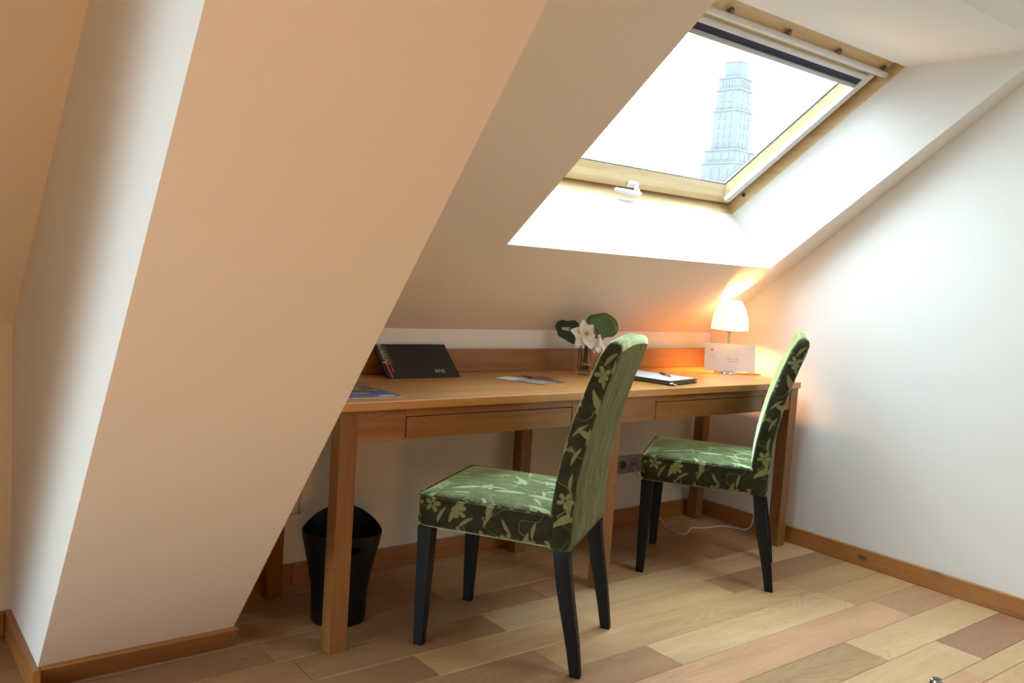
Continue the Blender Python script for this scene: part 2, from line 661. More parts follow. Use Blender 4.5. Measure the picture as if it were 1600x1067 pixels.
# planks: rows measured along y, joints along x
rows = [-3.2 + 0.1585 * k for k in range(28)]
rows = [y for y in rows if y < 1.08] + [1.158, 1.318, 1.476, 1.640, 1.798, 1.954, 2.104, 2.256, 2.408, 2.56, 2.712, 2.81]
known = {1.158: [2.967], 1.318: [2.665], 1.476: [3.12, 1.75], 1.640: [2.041], 1.798: [1.70, 2.995], 1.954: [1.363, 2.70],
         2.104: [1.044, 1.718], 2.256: [2.025], 2.408: [2.467], 2.56: [1.62, 2.9]}
PALE, TAN, PINK, BROWN = (0.62, 0.405, 0.21), (0.57, 0.345, 0.165), (0.60, 0.335, 0.185), (0.42, 0.225, 0.105)
forced = {(1.158, 2.967): (0.37, 0.19, 0.105), (1.318, 2.665): PALE, (1.318, 2.5): (0.43, 0.26, 0.125), (1.158, 2.8): PALE, (1.476, 1.75): PINK, (1.476, 3.12): (0.47, 0.26, 0.14), (1.640, 2.041): PALE,
          (1.798, 1.70): TAN, (1.798, 2.995): TAN, (1.954, 2.70): (0.43, 0.24, 0.12), (1.954, 1.363): TAN, (2.104, 1.718): PALE, (1.640, 0): TAN, (2.256, 2.025): BROWN}
pal = [PALE, TAN, PALE, TAN, PINK, TAN, BROWN]
first = None
for k in range(len(rows) - 1):
    y0, y1 = rows[k], rows[k + 1]
    js = list(known.get(y0, []))
    if js:
        x = min(js)
        while x > WL + 1.2:
            x -= random.uniform(0.75, 1.15)
            js.append(x)
        x = max(js)
    else:
        x = WL + random.uniform(0.4, 1.1)
        js.append(x)
    while x < XW - 1.3:
        x += random.uniform(0.7, 1.15)
        if x < XW - 0.25:
            js.append(x)
    js = sorted([j for j in js if WL + 0.05 < j < XW - 0.05])
    ed = [WL - 0.02] + js + [XW + 0.02]
    for a, c in zip(ed[:-1], ed[1:]):
        g = 0.0008
        m = MB()
        x0, x1, yy0, yy1 = a + g, c - g, y0 + g, y1 - g
        e = 0.0012
        m.hexa([(x0, yy0, -0.0125), (x1, yy0, -0.0125), (x1, yy1, -0.0125), (x0, yy1, -0.0125),
                (x0, yy0, -0.0012), (x1, yy0, -0.0012), (x1, yy1, -0.0012), (x0, yy1, -0.0012)])
        m.f.remove([4, 5, 6, 7])
        m.mi.pop()
        m.add([(x0, yy0, -0.0012), (x1, yy0, -0.0012), (x1, yy1, -0.0012), (x0, yy1, -0.0012),
               (x0 + e, yy0 + e, 0), (x1 - e, yy0 + e, 0), (x1 - e, yy1 - e, 0), (x0 + e, yy1 - e, 0)],
              [(4, 5, 6, 7), (0, 1, 5, 4), (1, 2, 6, 5), (2, 3, 7, 6), (3, 0, 4, 7)])
        p = m.build('plank', M_PLANK, floor)
        col = None
        for (ry, rx), cc in forced.items():
            if ry == y0 and a - 0.02 < rx < c - 0.02:
                col = cc
        if col is None:
            col = random.choice(pal)
            if y0 > 2.2:  # shade under the desk put into browner planks
                col = random.choice([BROWN, (0.47, 0.26, 0.12), TAN])
            if c < 2.1 and y0 > 1.6:  # shade on the left floor put into the plank colour
                col = random.choice([BROWN, (0.38, 0.20, 0.10), (0.44, 0.25, 0.13)])
        j = random.uniform(0.92, 1.06)
        p.color = (col[0] * j, col[1] * j, col[2] * j, 1)

# right wall, back knee wall, wall behind the camera, left gable with a window opening
gp = [(YB + T, -0.05), (YB + T, ZK - 0.02), (YT + 0.02, ZC + T), (YF - T, ZC + T), (YF - T, -0.05)]      # gable outline under the roof
gb = MB()
gb.add([(XW, y, z) for y, z in gp] + [(XW + T, y, z) for y, z in gp],
       [(0, 1, 2, 3, 4), (9, 8, 7, 6, 5)] + [(i, (i + 1) % 5, (i + 1) % 5 + 5, i + 5) for i in range(5)])
struct(gb.build('wall_right', M_WALL), 'white plaster gable wall right of the desk', 'wall')
struct(MB().box(WL - 0.3, XW, YB, YB + T, -0.05, ZK + 0.1).build('wall_back', M_WALL), 'low white knee wall behind the desk', 'wall')
struct(MB().box(WL - 0.3, XW, YF - T, YF, -0.05, ZC + T).build('wall_front', M_OCHRE), 'unseen wall behind the viewpoint, tinted ochre to warm the bounce', 'wall')
wy0, wy1, wz0, wz1 = 0.72, 2.20, 0.15, 1.38
b = MB()
b.box(WL - 0.25, WL, YF, wy0, -0.05, ZC + T)
b.box(WL - 0.25, WL, wy1, YB, -0.05, ZC + T)
b.box(WL - 0.25, WL, wy0, wy1, -0.05, wz0)
b.box(WL - 0.25, WL, wy0, wy1, wz1, ZC + T)
struct(b.build('wall_left', M_WALL), 'plain gable wall with a window, out of view', 'wall')
w2 = sempty('window_2', 'plain white casement in the gable wall, out of view', 'window', (WL - 0.12, 0, 0))
b = MB()
for a in ((wy0, wy0 + 0.06), (1.45, 1.47), (wy1 - 0.06, wy1)):
    b.box(-0.03, 0.03, a[0], a[1], wz0, wz1)
b.box(-0.03, 0.03, wy0, wy1, wz0, wz0 + 0.06)
b.box(-0.03, 0.03, wy0, wy1, wz1 - 0.06, wz1)
b.build('casement_frame', M_WHITEP, w2)
MB().box(-0.004, 0.004, wy0 + 0.04, wy1 - 0.04, wz0 + 0.05, wz1 - 0.05).build('pane', M_PANE, w2)

w3 = sempty('window_3_added', 'added flat roof light, out of view, filling the right side', 'window', (2.89, 0.0, ZC + 0.38))
b = MB()
b.box(-0.52, -0.47, -0.58, 0.58, 0, 0.05).box(0.47, 0.52, -0.58, 0.58, 0, 0.05).box(-0.47, 0.47, -0.58, -0.53, 0, 0.05).box(-0.47, 0.47, 0.53, 0.58, 0, 0.05)
b.build('added_roof_light_frame', M_FRX, w3)
MB().box(-0.49, 0.49, -0.55, 0.55, 0.02, 0.026).build('pane', M_PANE, w3)  # pane of the added roof light

# sloping ceiling with the skylight well, then the flat part
HX0, HS0, HS1 = 1.83, 0.539, 1.874


def hxr(s):
    return 3.345 + (s - 0.539) * 0.037


b = MB()
xs = lambda s: [WL - 0.3, HX0, hxr(s), XW + 0.02]
ss = [-0.02, HS0, HS1, SMAX]
vv = []
for s in ss:
    vv += [sp(x, s, 0) for x in xs(min(max(s, HS0), HS1))]
ff = []
for r in range(3):
    for c in range(3):
        if (r, c) != (1, 1):
            a = r * 4 + c
            ff.append((a, a + 1, a + 5, a + 4))
b.add(vv, ff)
FX0, FX1, FS0, FS1, FD = 1.95, 3.27, 0.545, 1.48, 0.30
lo = [sp(HX0, HS0, 0), sp(hxr(HS0), HS0, 0), sp(hxr(HS1), HS1, 0), sp(HX0, HS1, 0)]
hi = [sp(skew(FX0, FS0), FS0, FD), sp(skew(FX1, FS0), FS0, FD), sp(skew(FX1, FS1), FS1, FD), sp(skew(FX0, FS1), FS1, FD)]
b.add(lo + hi, [(0, 1, 5, 4), (1, 2, 6, 5), (2, 3, 7, 6), (3, 0, 4, 7)])
# flat part with an added unseen roof light, daylight fill for the right side
RX0, RX1, RY0, RY1, RZ = 2.40, 3.38, -0.55, 0.55, ZC + 0.38
XA, XB = [WL - 0.3, RX0, RX1, XW + 0.02], [YT, RY1, RY0, YF - T]
b.add([(x, y, ZC) for y in XB for x in XA], [(r_ * 4 + c, r_ * 4 + c + 1, r_ * 4 + c + 5, r_ * 4 + c + 4) for r_ in range(3) for c in range(3) if (r_, c) != (1, 1)])
b.add([(x, y, z) for z in (ZC, RZ) for x, y in ((RX0, RY0), (RX1, RY0), (RX1, RY1), (RX0, RY1))],
      [(0, 1, 5, 4), (1, 2, 6, 5), (2, 3, 7, 6), (3, 0, 4, 7)])
struct(b.build('ceiling', M_WALL, recalc=False), 'white sloping attic ceiling with a deep skylight well', 'ceiling')

# the boxed pier with a steep sloping front, left of the desk
PM = 1.22
py = lambda z: 2.38 - (z - 0.075) / PM
xl = lambda z: 0.4105 - 0.0125 * z
PXR = 0.915
side = [(YB + 0.01, 0.0), (py(0), 0.0), (py(ZC), ZC), (YT, ZC + 0.01), (YB + 0.01, ZK)]
b = MB()
n5 = len(side)
b.add([(xl(z), y, z) for y, z in side] + [(PXR, y, z) for y, z in side],
      [tuple(range(n5)), tuple(reversed(range(n5, 2 * n5)))] + [(i, (i + 1) % n5, (i + 1) % n5 + n5, i + n5) for i in range(n5)])
struct(b.build('wall_pier', M_WALL), 'boxed plaster pier with steep sloping front left of the desk', 'wall')

side2 = [(y + 0.13 if 0 < i < 3 else y, z) for i, (y, z) in enumerate(side)]
# added unseen pier farther left, cuts the gable window's light
b = MB()
b.add([(x, y, z) for x in (-0.75, -0.10) for y, z in side2],
      [tuple(range(n5)), tuple(reversed(range(n5, 2 * n5)))] + [(i, (i + 1) % n5, (i + 1) % n5 + n5, i + n5) for i in range(n5)])
struct(b.build('wall_pier_added', M_WALL), 'added plaster pier farther left, out of view, cutting the window light', 'wall')

# baseboards
BH = 0.076


def board(name, x0, x1, y0, y1, mat, label):
    o = MB().box(x0, x1, y0, y1, 0.0, BH).build(name, mat, bevel=0.003)
    return struct(o, label, 'baseboard')


bb = sempty('baseboard_back', 'knotty varnished pine baseboard under the desk', 'baseboard')
cuts = [PXR + 0.002, 1.28, 1.86, 2.56, XW - 0.019]
for a, c in zip(cuts[:-1], cuts[1:]):
    MB().box(a + 0.0006, c - 0.0006, YB - 0.018, YB, 0, BH).build('board', M_PINEB, bb, bevel=0.003)
bb = sempty('baseboard_right', 'long knotty pine baseboard along the white right wall', 'baseboard')
cuts = [YF, -1.1, 0.72, YB]
for a, c in zip(cuts[:-1], cuts[1:]):
    MB().box(XW - 0.018, XW, a + 0.0006, c - 0.0006, 0, BH).build('board', M_PINEBY, bb, bevel=0.003)
board('baseboard_left', -0.10, xl(0) - 0.019, YB - 0.018, YB, M_PINEB, 'pine baseboard along the knee wall left of the pier')
board('baseboard_pier_side', xl(0) - 0.018, xl(0) + 0.004, py(BH) - 0.020, YB, M_PINEBY, 'pine baseboard on the white left face of the pier')
bfm = MB()
bx0, bx1 = xl(0) + 0.004, PXR + 0.012        # nailed flat on the leaning face, so its foot runs back under
bfm.hexa([(bx0, py(0) - 0.020, 0), (bx1, py(0) - 0.020, 0), (bx1, py(0) - 0.0005, 0), (bx0, py(0) - 0.0005, 0),
          (bx0, py(BH) - 0.021, BH), (bx1, py(BH) - 0.021, BH), (bx1, py(BH) - 0.0005, BH + 0.004), (bx0, py(BH) - 0.0005, BH + 0.004)])
struct(bfm.build('baseboard_pier_front', M_PINEB, bevel=0.003), 'pine baseboard along the front foot of the pier', 'baseboard')

# access hatch in the knee wall
hd = sempty('door_1', 'small white access hatch in the knee wall under the desk', 'hatch', (1.06, YB, 0))
b = MB()
x0, x1, z0, z1 = -0.14, 0.285, 0.213, 0.70
w = 0.042
b.box(x0, x1, -0.014, 0, z0, z0 + w).box(x0, x1, -0.014, 0, z1 - w, z1)
b.box(x0, x0 + w, -0.014, 0, z0 + w, z1 - w).box(x1 - w, x1, -0.014, 0, z0 + w, z1 - w)
b.build('hatch_frame', M_WALL, hd, bevel=0.003)
MB().box(x0 + w + 0.004, x1 - w - 0.004, -0.006, 0, z0 + w + 0.004, z1 - w - 0.004).build('hatch_panel', M_WALL, hd, bevel=0.002)

# ------------------------------------------------------------------ skylight
w1 = sempty('window_1', 'pine roof window in the deep white well above the desk', 'window')
W1L = w1
D0, D1 = 0.30, 0.42
b = MB().sbox(FX0, FX1, FS0 - 0.03, FS0, D0, D1)
o = b.build('lower_frame_board', M_FRX, w1)
b = MB().sbox(FX0, FX1, FS1, FS1 + 0.03, D0, D1)
b.build('upper_frame_board', M_FRX, w1)
for nm, xa, xb in (('side_frame_board', FX0 - 0.03, FX0), ('side_frame_board', FX1, FX1 + 0.03)):
    MB().sbox(xa, xb, FS0 - 0.03, FS1 + 0.03, D0, D1).build(nm, M_FRY, w1)
# sash
SX0, SX1, SS0, SS1 = FX0 + 0.012, FX1 - 0.012, FS0 + 0.014, FS1 - 0.012
GX0, GX1, GS0, GS1 = FX0 + 0.095, 3.175, 0.637, 1.355


def rail(name, pts_lo, pts_hi, mat):
    """pts: four (x,s) corners: outer a, outer b, inner b, inner a at the room face; the glass edge at the inner face"""
    b = MB()
    b.hexa([sp(skew(x, s), s, d) for x, s, d in pts_lo] + [sp(skew(x, s), s, d) for x, s, d in pts_hi])
    return b.build(name, mat, sash, bevel=0.002)


sash = bpy.data.objects.new('sash', None)
C.objects.link(sash)
sash.parent = w1
IN = 0.034
rail('sash_rail', [(SX0, SS0, 0.35), (SX1, SS0, 0.35), (SX1, SS0 + IN, 0.35), (SX0, SS0 + IN, 0.35)],
     [(SX0, SS0, 0.42), (SX1, SS0, 0.42), (SX1, GS0, 0.388), (SX0, GS0, 0.388)], M_FRX)
rail('sash_rail', [(SX0, SS1 - 0.10, 0.354), (SX1, SS1 - 0.10, 0.354), (SX1, SS1, 0.354), (SX0, SS1, 0.354)],
     [(SX0, GS1, 0.388), (SX1, GS1, 0.388), (SX1, SS1, 0.42), (SX0, SS1, 0.42)], M_FRX)
rail('sash_stile', [(GX1 + 0.016, SS0, 0.352), (SX1, SS0, 0.352), (SX1, SS1, 0.352), (GX1 + 0.016, SS1, 0.352)],
     [(GX1, SS0 + .02, 0.388), (SX1, SS0, 0.42), (SX1, SS1, 0.42), (GX1, SS1 - .02, 0.388)], M_FRY)
rail('sash_stile', [(SX0, SS0, 0.352), (GX0 - 0.016, SS0, 0.352), (GX0 - 0.016, SS1, 0.352), (SX0, SS1, 0.352)],
     [(SX0, SS0, 0.42), (GX0, SS0 + .02, 0.388), (GX0, SS1 - .02, 0.388), (SX0, SS1, 0.42)], M_FRY)
MB().sbox(GX0 - 0.02, GX1 + 0.02, GS0 - 0.02, GS1 + 0.02, 0.393, 0.397).build('pane', M_PANE1, sash)
b = MB()
b.sbox(GX1 - 0.003, GX1 + 0.001, GS0, GS1, 0.388, 0.392).sbox(GX0 - 0.001, GX0 + 0.003, GS0, GS1, 0.388, 0.392)
b.sbox(GX0, GX1, GS0 - 0.001, GS0 + 0.002, 0.388, 0.392)
b.build('gasket', M_RUBBER, sash)
# outer flashing that closes the gap between frame and roof
b = MB()
b.sbox(FX0 - 0.06, FX1 + 0.06, FS0 - 0.09, SS0 + 0.02, 0.421, 0.435).sbox(FX0 - 0.06, FX1 + 0.06, SS1 - 0.02, FS1 + 0.09, 0.421, 0.435)
b.sbox(FX0 - 0.06, SX0 + 0.02, SS0 + 0.02, SS1 - 0.02, 0.421, 0.435).sbox(SX1 - 0.02, FX1 + 0.06, SS0 + 0.02, SS1 - 0.02, 0.421, 0.435)
b.build('flashing', M_HOOK, w1)
# blind: side rails, cassette, strip of navy fabric, bottom bar
bl = bpy.data.objects.new('roller_blind', None)
C.objects.link(bl)
bl.parent = w1
for xa in (3.187, FX0 + 0.048):
    MB().sbox(xa, xa + 0.035, SS0 + 0.03, 1.386, 0.330, 0.352).build('guide_rail', M_ALU, bl, bevel=0.003)
MB().sbox(FX0 + 0.05, 3.222, 1.350, 1.375, 0.332, 0.352).build('cassette', M_ALU, bl, bevel=0.006, seg=3, smooth=True)
MB().sbox(FX0 + 0.083, 3.187, 1.322, 1.352, 0.338, 0.341).build('blind_fabric', M_NAVY, bl)
MB().sbox(FX0 + 0.083, 3.187, 1.303, 1.3235, 0.334, 0.348).build('pull_bar', M_GREY, bl, bevel=0.005, seg=3, smooth=True)
# ventilation bar with its hooks
b = MB()
L_ = [sp(skew(x, 1.409), 1.409, 0.322) for x in (FX0 + 0.012, 3.262)]
ax = (L_[1] - L_[0]).normalized()
for k, (s_, d_) in enumerate(((0, 0),)):
    ring = lambda p: [p + ES * (0.0135 * math.cos(t_)) + EN * (0.009 * math.sin(t_)) for t_ in [2 * PI * i / 20 for i in range(20)]]
    b.loft([ring(L_[0]), ring(L_[1])])
vb = b.build('ventilation_bar', M_ALU, w1, smooth=True)
for xk in (1.99, 2.297, 2.604, 2.911, 3.218):
    q = lambda dx, s_, d_: sp(skew(xk + dx, s_), s_, d_)
    b = MB().hexa([q(-0.014, 1.414, 0.318), q(0.014, 1.414, 0.318), q(0.014, 1.414, 0.335), q(-0.014, 1.414, 0.335),
                   q(-0.003, 1.440, 0.322), q(0.003, 1.440, 0.322), q(0.003, 1.440, 0.335), q(-0.003, 1.440, 0.335)])
    b.build('bar_hook', M_HOOK, vb, bevel=0.001)
MB().sbox(FX0 + 0.01, FX1 - 0.01, 1.404, FS1 - 0.006, 0.340, 0.37).build('vent_flap', M_FRX, w1, bevel=0.004)
# handle: plate, neck, lever
hn = bpy.data.objects.new('window_handle', None)
C.objects.link(hn)
hn.parent = w1
HXc, HSc = 2.60, 0.585
MB().sbox(HXc - 0.028, HXc + 0.028, HSc - 0.012, HSc + 0.014, 0.336, 0.351).build('plate', M_WHITEP, hn, bevel=0.005, seg=3, smooth=True)
b = MB()
c0 = sp(HXc + 0.012, HSc, 0.34)
b.tube([c0, c0 - EN * 0.035], 0.010, 14)
b.build('neck', M_WHITEP, hn, smooth=True)
b = MB()
pts = []
nn = 10
for i in range(nn + 1):
    u = i / nn
    pts.append(sp(HXc + 0.026 - 0.135 * u, HSc - 0.004 - 0.004 * u, 0.300 + 0.012 * u * u))
rad = [0.008 + 0.004 * math.sin(PI * min(1, 0.1 + u / nn)) for u in range(nn + 1)]
b.tube(pts, rad, 12)
b.build('lever', M_WHITEP, hn, smooth=True)
# bolt hole in the right frame board
c0 = sp(skew(FX1, 0.64), 0.64, 0.338)
b = MB()
b.tube([c0 + Vector((0.004, 0, 0)), c0 - Vector((0.002, 0, 0))], 0.011, 16)
b.build('bolt_ring', M_GREY, w1, smooth=True)
b = MB()
b.tube([c0, c0 - Vector((0.003, 0, 0))], 0.0075, 16)
b.build('bolt_socket', M_RUBBER, w1, smooth=True)

# ------------------------------------------------------------------ desk
DZ, DU = 0.753, 0.725
DX0, DX1, DY0, DY1 = 1.142, 3.415, 2.217, 2.792
desk = thing('desk', 'long honey oak writing desk with six square legs and two drawers', 'desk', (2.28, 2.5, 0))
OX, OY = 2.28, 2.5


def dbox(name, x0, x1, y0, y1, z0, z1, mat, bevel=0.002, parent=None):
    return MB().box(x0 - OX, x1 - OX, y0 - OY, y1 - OY, z0, z1).build(name, mat, parent or desk, bevel=bevel)


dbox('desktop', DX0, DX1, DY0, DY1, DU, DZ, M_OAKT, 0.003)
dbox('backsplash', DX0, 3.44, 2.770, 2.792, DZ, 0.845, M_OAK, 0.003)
LEG = 0.054
for x0, x1, y0, y1 in ((1.148, 1.205, 2.226, 2.282), (2.238, 2.294, 2.226, 2.282), (3.357, 3.411, 2.226, 2.282),
                       (1.150, 1.205, 2.705, 2.760), (2.220, 2.273, 2.703, 2.758), (3.360, 3.411, 2.703, 2.758)):
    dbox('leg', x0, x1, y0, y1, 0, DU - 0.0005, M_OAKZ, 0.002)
AF = 2.231
for x0, x1 in ((1.206, 1.369), (2.051, 2.237), (2.295, 2.482), (3.159, 3.356)):
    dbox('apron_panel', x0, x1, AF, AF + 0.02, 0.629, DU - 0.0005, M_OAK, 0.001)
for x0, x1 in ((1.370, 2.050), (2.483, 3.158)):
    dbox('drawer_rail', x0, x1, AF, AF + 0.02, 0.700, DU - 0.0005, M_OAK, 0.001)
    dr = dbox('drawer', x0 + 0.0025, x1 - 0.0025, AF - 0.001, AF + 0.018, 0.630, 0.697, M_OAK, 0.0015)
    bx = MB()
    for (a, c, d_, e_, f_, g_) in ((x0 + 0.02, x1 - 0.02, AF + 0.018, 2.60, 0.634, 0.640), (x0 + 0.02, x0 + 0.03, AF + 0.018, 2.60, 0.640, 0.69), (x1 - 0.03, x1 - 0.02, AF + 0.018, 2.60, 0.640, 0.69)):
        bx.box(a - OX, c - OX, d_ - OY, e_ - OY, f_, g_)
    bx.build('drawer_box', M_OAK, dr)
for x in (1.165, 3.378):
    dbox('side_apron', x, x + 0.02, 2.283, 2.702, 0.640, DU - 0.0005, M_OAK, 0.001)
for x0, x1 in ((1.206, 2.219), (2.274, 3.359)):
    dbox('back_apron', x0, x1, 2.722, 2.742, 0.640, DU - 0.0005, M_OAK, 0.001)


# ------------------------------------------------------------------ chairs
CW = 0.455


def rbox(bm_, x0, x1, y0, y1, z0, z1, r, crown=0.0, n=8):
    """rounded cushion: every face a grid, corners rounded with radius r, top crowned"""
    h = Vector(((x1 - x0) / 2, (y1 - y0) / 2, (z1 - z0) / 2))
    c = Vector(((x0 + x1) / 2, (y0 + y1) / 2, (z0 + z1) / 2))

    def ticks(H):
        k = 4
        t_ = [-H + r * (1 - math.cos(PI / 2 * i / k)) for i in range(k)]
        m_ = [-H + r + (2 * H - 2 * r) * i / n for i in range(n + 1)]
        return t_ + m_ + [-q for q in reversed(t_)]
    T3 = [ticks(h[i]) for i in range(3)]
    vmap, V, Fc = {}, [], []

    def vid(p):
        k = tuple(round(q, 6) for q in p)
        if k not in vmap:
            q = Vector([max(-h[i] + r, min(h[i] - r, p[i])) for i in range(3)])
            d = Vector(p) - q
            w_ = q + d.normalized() * r if d.length > 1e-9 else Vector(p)
            if p[2] > 0:
                w_.z += crown * max(0, 1 - (p[0] / h[0]) ** 2) * max(0, 1 - (p[1] / h[1]) ** 2)
            vmap[k] = len(V)
            V.append(c + w_)
        return vmap[k]
    for ax_ in range(3):
        u, v = (ax_ + 1) % 3, (ax_ + 2) % 3
        for sgn in (-1, 1):
            for i in range(len(T3[u]) - 1):
                for j in range(len(T3[v]) - 1):
                    q = []
                    for a_, b_ in ((i, j), (i + 1, j), (i + 1, j + 1), (i, j + 1)):
                        p = [0, 0, 0]
                        p[ax_] = sgn * h[ax_]
                        p[u] = T3[u][a_]
                        p[v] = T3[v][b_]
                        q.append(vid(p))
                    if len(set(q)) >= 3:
                        Fc.append(q if sgn > 0 else q[::-1])
    bm_.add(V, Fc)


def uvbox(off):
    def f(co, n):
        a = [abs(n.x), abs(n.y), abs(n.z)]
        k = a.index(max(a))
        if k == 2:
            return (co.x + off, co.y)
        if k == 1:
            return (co.x + off + 0.37, co.z)
        return (co.y + off + 0.11, co.z)
    return f


PROF = [(0.372, 0.418, 0.483), (0.40, 0.417, 0.485), (0.49, 0.416, 0.486), (0.573, 0.425, 0.491), (0.63, 0.435, 0.501), (0.69, 0.447, 0.513), (0.75, 0.461, 0.5255),
        (0.81, 0.480, 0.543), (0.86, 0.496, 0.557), (0.905, 0.512, 0.573), (0.94, 0.525, 0.583)]


def make_chair(loc, rz, label):
    t = thing('dining_chair', label, 'chair', loc, rz, None)
    yo = 0.25                                     # chair depth coordinate d = yo - y
    b = MB()
    rbox(b, -CW / 2, CW / 2, yo - 0.44, yo + 0.004, 0.372, 0.478, 0.026, 0.016)
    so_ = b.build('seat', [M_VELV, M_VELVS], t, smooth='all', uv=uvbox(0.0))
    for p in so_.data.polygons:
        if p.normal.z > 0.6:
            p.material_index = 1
    # welt along the top edge of the seat
    b = MB()
    zz = 0.472
    q = CW / 2 - 0.001
    pts = [(-q, yo - 0.415, zz), (-q, yo - 0.2, zz + 0.001), (-q, yo - 0.012, zz), (-q + 0.012, yo + 0.003, zz), (0, yo + 0.003, zz + 0.001), (q - 0.012, yo + 0.003, zz), (q, yo - 0.012, zz), (q, yo - 0.2, zz + 0.001), (q, yo - 0.415, zz)]
    b.tube(pts, 0.0028, 6)
    b.build('piping', M_VELV, t, smooth=True, uv=uvbox(0.3))
    # backrest lofted along its curved profile
    rings = []
    n = 10

    def ring(z, f, r_, w_, shift=0.0):
        tk = (r_ - f) / 2
        mid = (r_ + f) / 2
        rad_ = min(0.016, tk * 0.6)
        pr = []
        for cx_, cy_, a0 in ((w_ - rad_, tk - rad_, 0), (-w_ + rad_, tk - rad_, 90), (-w_ + rad_, -tk + rad_, 180), (w_ - rad_, -tk + rad_, 270)):
            for k in range(4):
                a_ = math.radians(a0 + 30 * k)
                pr.append((cx_ + rad_ * math.cos(a_), cy_ + rad_ * math.sin(a_)))
        out = []
        # resample the two long sides
        m = len(pr)
        for i in range(m):
            out.append(pr[i])
            a_, b_ = pr[i], pr[(i + 1) % m]
            if abs(a_[0] - b_[0]) > 0.2:
                for k in range(1, 9):
                    u = k / 9
                    out.append((a_[0] + (b_[0] - a_[0]) * u, a_[1] + (b_[1] - a_[1]) * u))
        res = []
        for x, y in out:
            zz_ = z + shift * (1 - (x / w_) ** 2)
            bow = 0.006 * (1 - (x / w_) ** 2) * (1 if y < 0 else 0)
            res.append((x, yo - (mid - y + 0) + bow * 0, zz_))
        return res
    W2 = CW / 2
    dense = []
    for (za, fa, ra), (zb, fb, rb) in zip(PROF[:-1], PROF[1:]):
        k = max(1, int((zb - za) / 0.03))
        for i in range(k):
            u = i / k
            dense.append((za + (zb - za) * u, fa + (fb - fa) * u, ra + (rb - ra) * u))
    dense.append(PROF[-1])
    for z, f, r_ in dense:
        wv = W2 - 0.004 - 0.006 * max(0, (z - 0.48) / 0.5)
        rings.append(ring(z, f, r_, wv, 0.012 * max(0, (z - 0.7) / 0.25)))
    top = [(0.955, 0.534, 0.587, 0.0), (0.968, 0.541, 0.586, 0.003), (0.978, 0.548, 0.582, 0.007), (0.984, 0.557, 0.574, 0.014)]
    for z, f, r_, ins in top:
        rings.append(ring(z, f, r_, W2 - 0.010 - ins, 0.012))
    b = MB()
    b.loft(rings)
    o = b.build('backrest', [M_VELV, M_VELVB], t, smooth='all', uv=uvbox(0.55))
    for p in o.data.polygons:
        if p.normal.y < -0.75 and p.center.z < 0.962:
            p.material_index = 1
    # legs: straight tapered in front, sabre-curved behind
    for sx in (-1, 1):
        b = MB()
        xo = sx * (W2 - 0.006)
        xi = sx * (W2 - 0.006 - 0.046)
        xo2 = sx * (W2 - 0.012)
        xi2 = sx * (W2 - 0.012 - 0.030)
        b.loft([[(xo2, yo - 0.009, 0.0), (xi2, yo - 0.009, 0), (xi2, yo - 0.039, 0), (xo2, yo - 0.039, 0)],
                [(xo, yo - 0.004, 0.374), (xi, yo - 0.004, 0.374), (xi, yo - 0.052, 0.374), (xo, yo - 0.052, 0.374)]])
        b.build('leg', M_LEG, t, bevel=0.002)
        b = MB()
        rr = []
        for z, dc, hw in ((0.0, 0.522, 0.0155), (0.03, 0.517, 0.0165), (0.08, 0.509, 0.018), (0.14, 0.497, 0.020), (0.20, 0.484, 0.0215), (0.26, 0.472, 0.0225), (0.32, 0.462, 0.0228), (0.378, 0.455, 0.023)):
            a_ = sx * (W2 - 0.008 - 0.012 * (1 - z / 0.38))
            c_ = a_ - sx * (0.026 + 0.016 * z / 0.38)
            rr.append([(a_, yo - dc + hw, z), (c_, yo - dc + hw, z), (c_, yo - dc - hw, z), (a_, yo - dc - hw, z)])
        b.loft(rr)
        b.build('leg', M_LEG, t, bevel=0.002, smooth=30)
    return t


def chair_at(p0, angd, label):
    d = Vector((math.cos(angd), math.sin(angd), 0))
    l = Vector((-d.y, d.x, 0))
    c = Vector((p0[0], p0[1], 0)) + l * (CW / 2) + d * 0.25
    return make_chair(c, angd + PI / 2, label)


chair_at((1.387, 2.171), math.radians(-57), 'nearer green velvet chair with black legs, in front of the middle desk leg')
chair_at((2.506, 2.304), math.radians(-54.5), 'farther green velvet chair with black legs, tucked towards the right wall')

# ------------------------------------------------------------------ waste bin
bn = thing('waste_bin', 'glossy black waste bin with a wavy rim behind the front left desk leg', 'bin', (1.293, 2.458, 0), math.radians(-27.5))
NB = 48


def binring(rx, ry, z, wave=0.0, zs=None):
    out = []
    for i in range(NB):
        a = 2 * PI * i / NB
        zz_ = z
        if wave:
            zz_ = z + (0.052 if math.sin(a) > 0 else 0.010) * wave * math.sin(a) ** 2
        out.append((rx * math.cos(a), ry * math.sin(a), zz_))
    return out


prof = [(0.084, 0.0), (0.0875, 0.006), (0.088, 0.05), (0.092, 0.11), (0.102, 0.17), (0.114, 0.225), (0.123, 0.265), (0.128, 0.293)]
b = MB()
rings = []
for i, (r_, z) in enumerate(prof):
    rings.append(binring(r_, r_ * 0.97, z, (z / 0.293) ** 2))
inner = [binring(r_ - 0.003, r_ * 0.97 - 0.003, max(z, 0.006), (z / 0.293) ** 2) for r_, z in reversed(prof)]
b.loft(rings + inner)
b.build('body', M_BIN, bn, smooth=50)
b = MB()      # oval grip recess on the front
hp = []
for rr_ in (0.0, 1.0):
    pass
ov = []
for k in range(24):
    a = 2 * PI * k / 24
    ang = math.radians(-78) + 0.036 / 0.125 * math.cos(a)
    zz_ = 0.262 + 0.012 * math.sin(a)
    r_ = 0.1237
    ov.append((r_ * math.cos(ang), r_ * 0.97 * math.sin(ang), zz_))
ov2 = [(x * 0.985, y * 0.985, z) for x, y, z in ov]
b.loft([ov2, ov])
